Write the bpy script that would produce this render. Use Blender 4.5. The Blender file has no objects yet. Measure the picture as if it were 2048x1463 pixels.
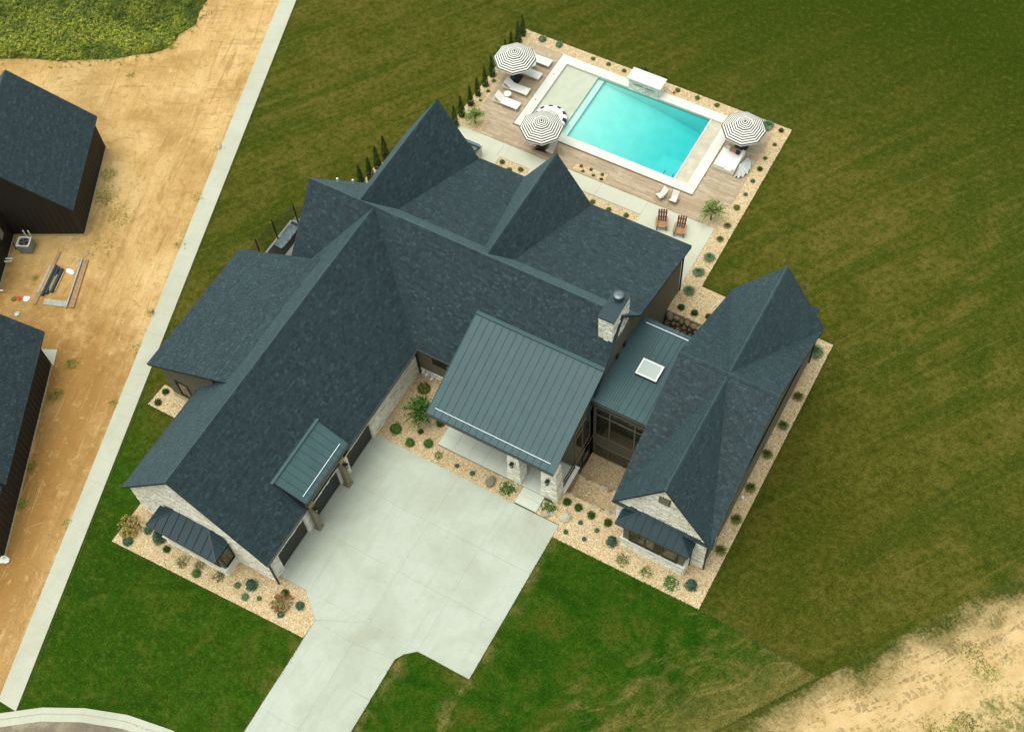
import bpy, math, random
from mathutils import Vector, Matrix
from mathutils.geometry import tessellate_polygon
random.seed(11)
R = random.random
U = random.uniform
scn = bpy.context.scene
COL = scn.collection

# ------------------------------------------------------------------ camera, sky, sun, exposure
cam = bpy.data.cameras.new('camera')
cam.sensor_width = 36.0
cam.lens = 44.43
cam.clip_start = 1.0
cam.clip_end = 2000.0
camo = bpy.data.objects.new('camera', cam)
COL.objects.link(camo)
camo.matrix_world = Matrix(((0.870217, -0.40281157, 0.28366391, 28.652),
                            (0.49060964, 0.76111066, -0.42427908, -15.648),
                            (-0.0449951, 0.50838312, 0.85995468, 72.0),
                            (0, 0, 0, 1)))
scn.camera = camo

SUN = Vector((-0.17, -0.10, 0.92)).normalized()        # towards the sun
world = bpy.data.worlds.new('World')
scn.world = world
world.use_nodes = True
wn = world.node_tree
sky = wn.nodes.new('ShaderNodeTexSky')
sky.sky_type = 'NISHITA'
sky.sun_disc = False
sky.sun_elevation = math.asin(SUN.z)
sky.sun_rotation = math.atan2(SUN.x, SUN.y)
sky.air_density = 1.0
sky.dust_density = 3.0
sky.ozone_density = 1.0
# overcast: the same sky with most of its blue taken out
hs_ = wn.nodes.new('ShaderNodeHueSaturation')
hs_.inputs['Saturation'].default_value = 0.30
wn.links.new(sky.outputs[0], hs_.inputs['Color'])
tn = wn.nodes.new('ShaderNodeMix')
tn.data_type = 'RGBA'
tn.blend_type = 'MULTIPLY'
tn.inputs[0].default_value = 1.0
tn.inputs[7].default_value = (1.0, 1.03, 0.92, 1)
wn.links.new(hs_.outputs[0], tn.inputs[6])
wn.links.new(tn.outputs[2], wn.nodes['Background'].inputs[0])
wn.nodes['Background'].inputs[1].default_value = 0.142
sl = bpy.data.lights.new('sun', 'SUN')
sl.energy = 1.3
sl.angle = math.radians(60)
sl.color = (1.0, 0.94, 0.82)
so = bpy.data.objects.new('sun', sl)
so.rotation_euler = SUN.to_track_quat('Z', 'Y').to_euler()
so.location = (0, 0, 90)
COL.objects.link(so)
scn.view_settings.view_transform = 'Standard'
scn.view_settings.look = 'None'
scn.view_settings.gamma = 1.0
scn.view_settings.use_curve_mapping = False
scn.view_settings.exposure = 0.56


# ------------------------------------------------------------------ material helpers
class NT:
    def __init__(self, name):
        self.m = bpy.data.materials.new(name)
        self.m.use_nodes = True
        self.t = self.m.node_tree
        self.b = self.t.nodes['Principled BSDF']

    def n(self, kind, **kw):
        nd = self.t.nodes.new('ShaderNode' + kind)
        for k, v in kw.items():
            setattr(nd, k, v)
        return nd

    def l(self, a, b):
        self.t.links.new(a, b)

    def pos(self):
        return self.n('NewGeometry').outputs['Position']

    def obj(self):
        return self.n('TexCoord').outputs['Object']

    def mapv(self, v, scale=(1, 1, 1), rot=0.0, loc=(0, 0, 0)):
        # turn the ground first, then stretch it along the turned axes
        mr = self.n('Mapping')
        self.l(v, mr.inputs[0])
        mr.inputs['Rotation'].default_value = (0, 0, rot)
        mp = self.n('Mapping')
        self.l(mr.outputs[0], mp.inputs[0])
        mp.inputs['Scale'].default_value = scale
        mp.inputs['Location'].default_value = loc
        return mp.outputs[0]

    def noise(self, v, scale, detail=3.0, rough=0.55, dist=0.0):
        nd = self.n('TexNoise')
        self.l(v, nd.inputs['Vector'])
        nd.inputs['Scale'].default_value = scale
        nd.inputs['Detail'].default_value = detail
        nd.inputs['Roughness'].default_value = rough
        nd.inputs['Distortion'].default_value = dist
        return nd.outputs[0]

    def ramp(self, fac, stops, interp='LINEAR'):
        nd = self.n('ValToRGB')
        self.l(fac, nd.inputs[0])
        cr = nd.color_ramp
        cr.interpolation = interp
        while len(cr.elements) > len(stops):
            cr.elements.remove(cr.elements[-1])
        while len(cr.elements) < len(stops):
            cr.elements.new(0.5)
        for e, (p, c) in zip(cr.elements, stops):
            e.position = p
            if not isinstance(c, (tuple, list)):
                c = (c, c, c)
            e.color = (*c, 1)
        return nd.outputs[0]

    def mix(self, fac, a, b, blend='MIX'):
        nd = self.n('Mix', data_type='RGBA', blend_type=blend)
        for s, v in ((0, fac), (6, a), (7, b)):
            if hasattr(v, 'is_linked'):
                self.l(v, nd.inputs[s])
            elif s == 0:
                nd.inputs[0].default_value = v
            else:
                nd.inputs[s].default_value = (*v, 1)
        return nd.outputs[2]

    def math(self, op, a, b=None, clamp=False):
        nd = self.n('Math', operation=op, use_clamp=clamp)
        for i, v in ((0, a), (1, b)):
            if v is None:
                continue
            if hasattr(v, 'is_linked'):
                self.l(v, nd.inputs[i])
            else:
                nd.inputs[i].default_value = v
        return nd.outputs[0]

    def line(self, v, p, q, w):
        """0..1 ramp of width w across the line p->q on the ground, rising to its right"""
        d = Vector((q[0] - p[0], q[1] - p[1])).normalized()
        n = (d.y, -d.x)
        nd = self.n('VectorMath', operation='DOT_PRODUCT')
        self.l(v, nd.inputs[0])
        nd.inputs[1].default_value = (n[0], n[1], 0)
        s = self.math('SUBTRACT', nd.outputs['Value'], n[0] * p[0] + n[1] * p[1])
        return self.math('DIVIDE', s, w)

    def hsv(self, c, sat=1.0, val=1.0):
        nd = self.n('HueSaturation')
        nd.inputs['Saturation'].default_value = sat
        nd.inputs['Value'].default_value = val
        self.l(c, nd.inputs['Color'])
        return nd.outputs[0]

    def bump(self, h, strength=0.4, dist=0.05):
        nd = self.n('Bump')
        nd.inputs['Strength'].default_value = strength
        nd.inputs['Distance'].default_value = dist
        self.l(h, nd.inputs['Height'])
        self.l(nd.outputs[0], self.b.inputs['Normal'])

    def island(self):
        return self.n('NewGeometry').outputs['Random Per Island']

    def objrand(self):
        return self.n('ObjectInfo').outputs['Random']

    def color(self, c):
        if hasattr(c, 'is_linked'):
            self.l(c, self.b.inputs['Base Color'])
        else:
            self.b.inputs['Base Color'].default_value = (*c, 1)

    def rough(self, r, spec=0.5, metal=0.0):
        self.b.inputs['Roughness'].default_value = r
        self.b.inputs['Specular IOR Level'].default_value = spec
        self.b.inputs['Metallic'].default_value = metal
        return self.m


def plain(name, c, rough=0.6, var=0.12, scale=6.0, spec=0.4, metal=0.0):
    k = NT(name)
    f = k.noise(k.obj(), scale, 4)
    lo = tuple(x * (1 - var) for x in c)
    hi = tuple(min(1, x * (1 + var)) for x in c)
    k.color(k.ramp(f, [(0.3, lo), (0.7, hi)]))
    return k.rough(rough, spec, metal)


MAT = {}


def mk_shingle(name, dark, light, tint):
    k = NT(name)
    r = k.island()
    c = k.ramp(r, [(0.0, dark), (0.25, tuple((a * 2 + b) / 3 for a, b in zip(dark, light))), (0.6, tuple((a + b) / 2 for a, b in zip(dark, light))),
                   (0.85, tuple((a + b * 3) / 4 for a, b in zip(dark, light))), (0.96, light), (1.0, tuple(x * 1.3 for x in light))])
    g = k.noise(k.pos(), 55.0, 2, 0.7)
    c = k.mix(k.math('MULTIPLY', g, 0.5), c, tint)
    big = k.noise(k.pos(), 0.5, 3)
    c = k.mix(k.ramp(big, [(0.4, 0.0), (0.75, 0.14)]), c, tuple(x * 0.8 for x in light))
    k.color(c)
    k.bump(g, 0.5, 0.02)
    k.b.inputs['Sheen Weight'].default_value = 0.36
    k.b.inputs['Sheen Roughness'].default_value = 0.45
    k.b.inputs['Sheen Tint'].default_value = (0.55, 0.85, 0.92, 1)
    return k.rough(0.65, 0.3)


MAT['shingle'] = mk_shingle('slate_shingle', (0.0085, 0.019, 0.025), (0.032, 0.062, 0.073), (0.016, 0.034, 0.042))
MAT['shingle2'] = mk_shingle('blue_black_shingle', (0.0085, 0.019, 0.026), (0.031, 0.056, 0.070), (0.016, 0.033, 0.043))
MAT['underlay'] = plain('roof_underlay', (0.016, 0.028, 0.032), 0.8)
MAT['trim'] = plain('black_trim', (0.014, 0.018, 0.019), 0.45)
MAT['metal'] = plain('grey_standing_seam', (0.044, 0.092, 0.102), 0.48, 0.08, 1.5, 0.26)
MAT['metal2'] = plain('charcoal_standing_seam', (0.014, 0.038, 0.050), 0.48, 0.08, 1.5, 0.4)
MAT['bar'] = plain('bright_snow_bar', (0.82, 0.86, 0.9), 0.35, 0.05, 3)
MAT['stucco'] = plain('taupe_board', (0.135, 0.125, 0.088), 0.8, 0.08, 2.5)
MAT['post'] = plain('weathered_post_wood', (0.21, 0.185, 0.12), 0.75, 0.18, 5)
MAT['door'] = plain('charcoal_door', (0.028, 0.029, 0.026), 0.55, 0.08)
MAT['frame'] = plain('black_window_frame', (0.010, 0.014, 0.014), 0.4)
MAT['mull'] = plain('taupe_mullion', (0.17, 0.145, 0.105), 0.6)
k = NT('dark_glass')
k.color(k.ramp(k.noise(k.pos(), 0.55, 2), [(0.35, (0.012, 0.016, 0.012)), (0.6, (0.030, 0.034, 0.022)), (0.75, (0.028, 0.06, 0.05))]))
MAT['glass'] = k.rough(0.04, 0.6)


def mk_stone(name, cols, mortar=None):
    k = NT(name)
    r = k.island() if mortar is None else k.objrand()
    c = k.ramp(r, [(i / (len(cols) - 1), x) for i, x in enumerate(cols)])
    f = k.noise(k.pos(), 9.0, 5, 0.65)
    c = k.mix(k.ramp(f, [(0.45, 0.0), (0.75, 0.3)]), c, tuple(x * 0.75 for x in cols[1]))
    k.color(c)
    k.bump(f, 0.7, 0.05)
    return k.rough(0.85, 0.3)


STC = [(0.58, 0.56, 0.47), (0.88, 0.87, 0.77), (0.86, 0.85, 0.77), (0.84, 0.79, 0.65), (0.90, 0.90, 0.83), (0.66, 0.58, 0.44), (0.88, 0.87, 0.79)]
MAT['stone'] = mk_stone('cream_stone', STC)
MAT['stone_each'] = mk_stone('cream_stone_single', STC, 1)
MAT['mortar'] = plain('cream_mortar', (0.64, 0.62, 0.53), 0.9, 0.1, 8)
ROC = [(0.13, 0.11, 0.075), (0.24, 0.21, 0.15), (0.18, 0.16, 0.12), (0.30, 0.25, 0.17), (0.15, 0.145, 0.12)]
MAT['rock'] = mk_stone('field_rock', ROC, 1)
MAT['pale_rock'] = mk_stone('pale_boulder', [(0.38, 0.34, 0.25), (0.5, 0.47, 0.38), (0.44, 0.42, 0.36)], 1)

# concrete: object-random tone, cloudy stains and hairline dirt
def mk_conc(name, c, stain, amt=0.5):
    k = NT(name)
    p = k.pos()
    a = k.noise(p, 0.24, 6, 0.6, 0.7)
    b = k.noise(p, 1.6, 5, 0.65)
    f = k.noise(p, 24, 3, 0.7)
    col = k.mix(k.math('MULTIPLY', k.ramp(a, [(0.42, 0.0), (0.72, 1.0)]), amt), c, stain)
    col = k.mix(k.ramp(b, [(0.45, 0.0), (0.8, 0.30)]), col, tuple(x * 0.86 for x in stain))
    st = k.noise(k.mapv(p, (0.18, 2.2, 1), math.radians(-90)), 1.0, 4)
    col = k.mix(k.ramp(st, [(0.52, 0.0), (0.75, 0.35)]), col, tuple(x * 0.9 for x in stain))
    col = k.mix(k.ramp(f, [(0.3, 0.12), (0.6, 0.0)]), col, tuple(x * 0.75 for x in c))
    col = k.mix(k.math('MULTIPLY', k.objrand(), 0.10), col, tuple(x * 0.8 for x in c))
    sp = k.noise(p, 2.1, 3, 0.6)
    col = k.mix(k.ramp(sp, [(0.68, 0.0), (0.74, 0.35)]), col, tuple(x * 0.72 for x in stain))
    k.color(col)
    k.bump(f, 0.15, 0.01)
    return k.rough(0.75, 0.35)


MAT['drive'] = mk_conc('driveway_concrete', (0.44, 0.485, 0.425), (0.345, 0.37, 0.29), 1.0)
MAT['walk'] = mk_conc('pavement_concrete', (0.475, 0.49, 0.40), (0.40, 0.405, 0.315), 0.7)
MAT['patio'] = mk_conc('patio_concrete', (0.53, 0.55, 0.45), (0.47, 0.475, 0.37), 0.6)
MAT['porch'] = mk_conc('porch_paving', (0.58, 0.63, 0.56), (0.50, 0.54, 0.46), 0.6)
MAT['coping'] = mk_conc('pale_coping', (0.67, 0.68, 0.635), (0.60, 0.605, 0.555), 0.5)
MAT['joint'] = plain('slab_joint', (0.34, 0.36, 0.30), 0.9, 0.15)
MAT['found'] = plain('pale_foundation', (0.45, 0.40, 0.27), 0.85, 0.2)

# ------------------------------------------------------------------ ground materials
GA, GB = (26.7, 4.4), (38.85, 21.4)      # edge of the sandy ground, lower right


def lawn_color(k, p, green=True):
    fine = k.noise(p, 9.0, 5, 0.75)
    fin2 = k.noise(p, 2.6, 4, 0.7)
    med = k.noise(p, 0.33, 4, 0.6, 0.6)
    big = k.noise(p, 0.075, 3, 0.5, 0.3)
    st = k.noise(k.mapv(p, (0.05, 0.6, 1), math.radians(-56)), 1.0, 3, 0.6, 0.25)
    stf = k.noise(k.mapv(p, (0.10, 2.6, 1), math.radians(-56)), 1.0, 3, 0.6, 0.4)
    st2 = k.noise(k.mapv(p, (0.14, 1.3, 1), math.radians(-34)), 1.0, 3)
    ol = k.ramp(big, [(0.34, (0.048, 0.066, 0.008)), (0.5, (0.072, 0.078, 0.011)), (0.66, (0.098, 0.088, 0.015))])
    ol = k.mix(k.ramp(med, [(0.45, 0.0), (0.62, 0.75)]), ol, (0.125, 0.108, 0.022))
    ol = k.mix(k.ramp(k.noise(p, 0.9, 5, 0.7), [(0.40, 0.55), (0.52, 0.0)]), ol, (0.040, 0.058, 0.004))
    ol = k.mix(k.ramp(st, [(0.50, 0.0), (0.62, 0.75)]), ol, (0.040, 0.060, 0.006))
    ol = k.mix(k.ramp(stf, [(0.56, 0.0), (0.70, 0.40)]), ol, (0.15, 0.135, 0.032))
    ol = k.mix(k.ramp(stf, [(0.30, 0.40), (0.44, 0.0)]), ol, (0.036, 0.050, 0.006))
    # darker, greener grass towards the far end; then the wing's shade on the right
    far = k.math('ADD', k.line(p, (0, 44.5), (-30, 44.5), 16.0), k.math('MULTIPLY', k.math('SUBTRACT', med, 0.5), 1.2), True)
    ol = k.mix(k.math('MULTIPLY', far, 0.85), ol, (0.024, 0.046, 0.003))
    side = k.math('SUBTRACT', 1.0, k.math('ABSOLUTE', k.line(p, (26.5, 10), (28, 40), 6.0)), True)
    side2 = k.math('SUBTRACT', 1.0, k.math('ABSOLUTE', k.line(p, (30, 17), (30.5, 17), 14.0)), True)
    ol = k.mix(k.math('MULTIPLY', k.math('MULTIPLY', side, side2), 0.75), ol, (0.042, 0.054, 0.004))  # soft shade right of the wing, painted into the grass colour
    gr = k.ramp(big, [(0.35, (0.014, 0.056, 0.003)), (0.6, (0.024, 0.080, 0.004))])
    gr = k.mix(k.ramp(k.noise(p, 0.55, 5, 0.7, 0.6), [(0.46, 0.0), (0.64, 0.7)]), gr, (0.060, 0.094, 0.010))
    gr = k.mix(k.ramp(k.noise(p, 1.2, 5, 0.7), [(0.38, 0.6), (0.5, 0.0)]), gr, (0.014, 0.048, 0.003))
    gdry = k.math('MULTIPLY', k.line(p, (-3.5, 6), (1.5, -12), -4.5), k.ramp(k.noise(p, 0.45, 5, 0.7, 0.4), [(0.46, 0.0), (0.6, 0.8)]), True)
    gr = k.mix(gdry, gr, (0.115, 0.100, 0.022))
    gr = k.mix(k.ramp(st2, [(0.5, 0.0), (0.72, 0.45)]), gr, (0.016, 0.050, 0.003))
    gf = k.math('ADD', k.line(p, (-30, 8.6), (0, 8.6), 7.0), k.math('MULTIPLY', k.math('SUBTRACT', med, 0.5), 1.4), True)
    gf = k.math('MULTIPLY', gf, k.math('ADD', k.line(p, (25.8, -6), (25.8, -20), 6.0), 0.5, True))
    c = k.mix(gf, ol, gr) if green else ol
    c = k.mix(k.ramp(fin2, [(0.36, 0.55), (0.52, 0.0)]), c, (0.022, 0.032, 0.003))
    c = k.mix(k.ramp(fin2, [(0.55, 0.0), (0.72, 0.42)]), c, (0.160, 0.140, 0.028))
    c = k.mix(k.ramp(fine, [(0.36, 0.6), (0.5, 0.0)]), c, (0.018, 0.028, 0.004))
    c = k.mix(k.ramp(fine, [(0.54, 0.0), (0.7, 0.4)]), c, (0.18, 0.17, 0.045))
    return k.hsv(c, 1.0, 1.0), k.math('ADD', fine, fin2)


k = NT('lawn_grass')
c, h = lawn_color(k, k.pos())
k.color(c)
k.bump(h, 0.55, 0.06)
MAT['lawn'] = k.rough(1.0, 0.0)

# front lawn: greener, with dry straw-coloured patches along the edges
k = NT('front_lawn_grass')
p = k.pos()
fine = k.noise(p, 9.0, 5, 0.75)
fin2 = k.noise(p, 2.6, 4, 0.7)
med = k.noise(p, 0.45, 4, 0.65, 0.8)
st = k.noise(k.mapv(p, (0.35, 0.95, 1), math.radians(-52)), 0.8, 6, 0.7, 1.6)
gr = k.ramp(med, [(0.36, (0.018, 0.066, 0.004)), (0.52, (0.034, 0.092, 0.006)), (0.68, (0.078, 0.098, 0.012))])
dry = k.math('ADD', k.line(p, (16.0, -4), (25.5, 10.5), 6.5), k.math('ADD', k.math('MULTIPLY', k.math('SUBTRACT', st, 0.5), 3.6), 0.12), True)
rim = k.math('ADD', k.math('SUBTRACT', 1.2, k.line(p, (15.9, -12.2), (26.7, 4.4), -2.4)), k.math('MULTIPLY', k.math('SUBTRACT', k.noise(p, 0.8, 5, 0.7), 0.5), 1.6), True)
tip = k.math('MULTIPLY', k.line(p, (28.0, 4), (26.2, 12), 2.6), 1.0, True)
dry = k.math('MAXIMUM', k.math('MAXIMUM', dry, k.math('MULTIPLY', rim, 0.9)), k.math('MULTIPLY', tip, 0.9))
gr = k.mix(k.math('MULTIPLY', dry, 0.85), gr, k.mix(st, (0.10, 0.085, 0.016), (0.33, 0.26, 0.085)))
ea = k.math('SUBTRACT', 1.0, k.math('ABSOLUTE', k.line(p, (13.0, 10), (13.0, 0), 1.0)))
ea2 = k.math('SUBTRACT', 1.0, k.math('ABSOLUTE', k.line(p, (8.9, 0), (8.9, -10), 1.1)))
e1 = k.math('ADD', k.math('MAXIMUM', ea, ea2), k.math('MULTIPLY', k.math('SUBTRACT', k.noise(p, 0.7, 4, 0.7), 0.56), 6.0))
e1 = k.math('MULTIPLY', k.math('MAXIMUM', e1, 0.0), k.math('MAXIMUM', k.math('MAXIMUM', ea, ea2), 0.0), True)
gr = k.mix(k.math('MULTIPLY', e1, 0.8), gr, (0.22, 0.18, 0.06))
gr = k.mix(k.ramp(fin2, [(0.36, 0.45), (0.55, 0.0)]), gr, (0.010, 0.034, 0.003))
gr = k.mix(k.ramp(fin2, [(0.58, 0.0), (0.8, 0.45)]), gr, (0.16, 0.15, 0.035))
gr = k.mix(k.ramp(fine, [(0.34, 0.65), (0.54, 0.0)]), gr, (0.008, 0.022, 0.002))
gr = k.mix(k.ramp(fine, [(0.56, 0.0), (0.8, 0.5)]), gr, (0.17, 0.17, 0.04))
k.color(k.hsv(gr, 1.0, 0.88))
k.bump(k.math('ADD', fine, fin2), 0.55, 0.06)
MAT['lawn_front'] = k.rough(1.0, 0.0)

# sand, lower right: grass creeping in along its edge, tyre-churned dark clods
k = NT('sandy_ground')
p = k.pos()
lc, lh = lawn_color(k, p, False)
ang = math.radians(-54.4)
tr = k.mapv(p, (0.38, 1.5, 1), ang)
wv = k.n('TexWave')
k.l(k.mapv(p, (1, 1, 1), ang), wv.inputs['Vector'])
wv.inputs['Scale'].default_value = 0.75
wv.inputs['Distortion'].default_value = 9.0
wv.inputs['Detail Scale'].default_value = 2.0
wv.inputs['Detail'].default_value = 2
ct = k.noise(tr, 1.6, 5, 0.7, 0.5)
fine = k.noise(p, 7.0, 5, 0.7)
med = k.noise(p, 0.8, 4, 0.6)
sand = k.ramp(med, [(0.35, (0.51, 0.355, 0.165)), (0.65, (0.60, 0.44, 0.23))])
clod = k.math('MULTIPLY', k.math('MULTIPLY', k.ramp(ct, [(0.53, 0.0), (0.56, 1.0)]), k.ramp(wv.outputs['Fac'], [(0.25, 0.15), (0.5, 1.0)])), k.math('SUBTRACT', 1.25, k.math('ABSOLUTE', k.line(p, (31.2, 6), (36.2, 14.5), 2.6)), True))
sand = k.mix(k.math('MULTIPLY', clod, 0.65), sand, (0.26, 0.18, 0.08))
sand = k.mix(k.ramp(fine, [(0.33, 0.35), (0.48, 0.0)]), sand, (0.40, 0.28, 0.12))
gmix = k.math('ADD', k.math('SUBTRACT', 1.05, k.line(p, GA, GB, 2.4)), k.math('ADD', k.math('MULTIPLY', k.math('SUBTRACT', k.noise(p, 0.3, 4, 0.6), 0.5), 2.0), k.math('MULTIPLY', k.math('SUBTRACT', k.noise(p, 5.0, 5, 0.8), 0.5), 1.3)), True)
gmix = k.math('MULTIPLY', gmix, k.math('SUBTRACT', 1.0, k.math('SUBTRACT', k.line(p, GA, GB, 3.2), 1.25), True))
g2 = k.math('ADD', k.line(p, (34.2, 4.2), (41.5, 16.4), 3.0), k.math('ADD', k.math('MULTIPLY', k.math('SUBTRACT', k.noise(p, 0.5, 5, 0.7), 0.46), 5.0), k.math('MULTIPLY', k.math('SUBTRACT', k.noise(p, 4.0, 5, 0.8), 0.5), 3.0)), True)
col = k.mix(k.math('MULTIPLY', g2, 0.85), sand, k.ramp(fine, [(0.3, (0.03, 0.06, 0.006)), (0.7, (0.16, 0.17, 0.04))]))
spk = k.ramp(k.noise(p, 1.9, 4, 0.75), [(0.66, 0.0), (0.74, 0.6)])
col = k.mix(spk, col, (0.20, 0.19, 0.05))
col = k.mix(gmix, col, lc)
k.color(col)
k.bump(k.math('ADD', k.math('MULTIPLY', clod, -1.0), k.math('ADD', k.math('MULTIPLY', fine, 0.4), ct)), 0.6, 0.10)
MAT['sand'] = k.rough(0.95, 0.1)

# bare building-site dirt with ruts along the path
k = NT('bare_dirt')
p = k.pos()
pang = math.radians(-(90 + 18.4))
rut = k.noise(k.mapv(p, (0.12, 1.3, 1), pang), 0.9, 6, 0.65, 1.1)
lane = k.math('SUBTRACT', 1.3, k.math('ABSOLUTE', k.line(p, (-14.2, -8), (-29.0, 36.6), 3.4)), True)
lane = k.math('ADD', k.math('MULTIPLY', lane, 0.75), 0.25)
rut2 = k.noise(k.mapv(p, (0.4, 2.4, 1), math.radians(-29)), 0.9, 6, 0.65, 1.2)
med = k.noise(p, 0.22, 4, 0.6, 0.5)
clump = k.noise(p, 2.0, 6, 0.75, 0.8)
fine = k.noise(p, 8.0, 4, 0.75)
col = k.ramp(med, [(0.34, (0.46, 0.285, 0.10)), (0.5, (0.60, 0.395, 0.16)), (0.64, (0.70, 0.49, 0.225))])
low = k.math('ADD', k.line(p, (-30, 11.5), (0, 11.5), 4.5), k.math('MULTIPLY', k.math('SUBTRACT', k.noise(p, 0.8, 5, 0.7), 0.5), 3.0), True)
low = k.math('MULTIPLY', low, k.math('SUBTRACT', 1.35, k.line(p, (-20.3, 4.9), (-23.5, 14.5), 4.0), True))
col = k.mix(k.math('MULTIPLY', low, 0.85), col, (0.33, 0.165, 0.042))
near = k.math('SUBTRACT', 1.0, k.math('ABSOLUTE', k.line(p, (-20.5, -2), (-30.0, 26.5), 5.0)), True)
yard = k.math('SUBTRACT', 1.0, k.math('ABSOLUTE', k.line(p, (-27, 6.5), (-33.5, 19.0), 3.4)), True)
col = k.mix(k.math('MULTIPLY', yard, 0.45), col, (0.40, 0.27, 0.11))
col = k.mix(k.math('MULTIPLY', lane, k.ramp(rut, [(0.36, 0.62), (0.46, 0.0)])), col, (0.36, 0.20, 0.065))
col = k.mix(k.math('MULTIPLY', lane, k.ramp(rut, [(0.56, 0.0), (0.66, 0.5)])), col, (0.78, 0.58, 0.30))
rz = k.line(p, (-27, 22.5), (-45, 13), 4.0)
rz = k.math('ADD', rz, 0.0, True)
col = k.mix(k.math('MULTIPLY', rz, k.ramp(rut2, [(0.37, 0.5), (0.46, 0.0)])), col, (0.38, 0.23, 0.085))
col = k.mix(k.ramp(clump, [(0.34, 0.6), (0.46, 0.0)]), col, (0.33, 0.19, 0.062))
col = k.mix(k.ramp(clump, [(0.56, 0.0), (0.68, 0.4)]), col, (0.82, 0.63, 0.34))
col = k.mix(k.ramp(fine, [(0.32, 0.5), (0.5, 0.0)]), col, (0.35, 0.21, 0.08))
wd = k.math('MULTIPLY', k.ramp(k.noise(p, 1.1, 5, 0.75), [(0.56, 0.0), (0.68, 0.6)]), k.ramp(k.noise(p, 0.16, 2), [(0.46, 0.0), (0.6, 1.0)]))
col = k.mix(wd, col, (0.20, 0.175, 0.05))
k.color(col)
k.bump(k.math('ADD', k.math('MULTIPLY', rut, 2.0), k.math('ADD', clump, k.math('MULTIPLY', fine, 0.4))), 0.9, 0.16)
MAT['dirt'] = k.rough(0.95, 0.1)

k = NT('weedy_ground')
p = k.pos()
a = k.noise(p, 0.5, 5, 0.7, 0.6)
b = k.noise(p, 4.0, 5, 0.75)
col = k.ramp(a, [(0.34, (0.04, 0.075, 0.008)), (0.52, (0.12, 0.15, 0.018)), (0.66, (0.20, 0.20, 0.035))])
col = k.mix(k.ramp(b, [(0.36, 0.7), (0.54, 0.0)]), col, (0.014, 0.030, 0.003))
col = k.mix(k.ramp(b, [(0.56, 0.0), (0.75, 0.5)]), col, (0.21, 0.20, 0.045))
k.color(col)
k.bump(b, 0.8, 0.1)
MAT['weedy'] = k.rough(0.9, 0.15)


def mk_gravel(name, tone=1.0):
    k = NT(name)
    p = k.pos()
    v = k.n('TexVoronoi')
    k.l(p, v.inputs['Vector'])
    v.inputs['Scale'].default_value = 12.0
    sep = k.n('SeparateColor')
    k.l(v.outputs['Color'], sep.inputs[0])
    cols = [(0.0, (0.24, 0.15, 0.06)), (0.18, (0.50, 0.36, 0.165)), (0.4, (0.66, 0.50, 0.26)), (0.6, (0.78, 0.64, 0.42)),
            (0.78, (0.46, 0.41, 0.30)), (0.9, (0.90, 0.83, 0.66)), (1.0, (0.70, 0.45, 0.19))]
    c = k.ramp(sep.outputs[0], [(a, tuple(x * tone for x in b)) for a, b in cols])
    c = k.mix(k.ramp(v.outputs['Distance'], [(0.34, 0.0), (0.66, 0.55)]), c, (0.30 * tone, 0.205 * tone, 0.085 * tone))
    n = k.noise(p, 0.6, 4)
    c = k.mix(k.ramp(n, [(0.45, 0.0), (0.75, 0.25)]), c, (0.54 * tone, 0.40 * tone, 0.20 * tone))
    c = k.mix(0.30, c, (0.60 * tone, 0.475 * tone, 0.30 * tone))
    k.color(c)
    k.bump(k.math('MULTIPLY', v.outputs['Distance'], -1.0), 0.8, 0.05)
    return k.rough(0.8, 0.3)


MAT['gravel'] = mk_gravel('river_gravel')
MAT['gravel_dark'] = mk_gravel('brown_gravel', 0.92)
k = NT('pebble')
k.color(k.ramp(k.island(), [(0.0, (0.22, 0.13, 0.055)), (0.3, (0.55, 0.40, 0.20)), (0.6, (0.68, 0.55, 0.36)), (0.85, (0.50, 0.45, 0.36)), (1.0, (0.80, 0.74, 0.62))]))
MAT['pebble'] = k.rough(0.75, 0.3)

# deck planks
k = NT('deck_plank')
p = k.pos()
r = k.objrand()
c = k.ramp(r, [(0.0, (0.38, 0.30, 0.205)), (0.5, (0.44, 0.355, 0.25)), (1.0, (0.51, 0.42, 0.305))])
gr = k.noise(k.mapv(p, (0.9, 14, 1)), 1.5, 4, 0.7)
c = k.mix(k.ramp(gr, [(0.34, 0.7), (0.55, 0.0)]), c, (0.22, 0.15, 0.085))
c = k.mix(k.ramp(k.noise(p, 0.35, 3), [(0.45, 0.0), (0.7, 0.4)]), c, (0.30, 0.21, 0.12))
k.color(c)
MAT['plank'] = k.rough(0.65, 0.35)
k = NT('deck_plank_rest')
p = k.pos()
c = k.ramp(k.island(), [(0.0, (0.38, 0.30, 0.205)), (0.5, (0.44, 0.355, 0.25)), (1.0, (0.51, 0.42, 0.305))])
gr = k.noise(k.mapv(p, (0.9, 14, 1)), 1.5, 4, 0.7)
c = k.mix(k.ramp(gr, [(0.34, 0.7), (0.55, 0.0)]), c, (0.22, 0.15, 0.085))
k.color(c)
MAT['plank_rest'] = k.rough(0.65, 0.35)
MAT['subdeck'] = plain('deck_base', (0.17, 0.12, 0.07), 0.9)

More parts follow.
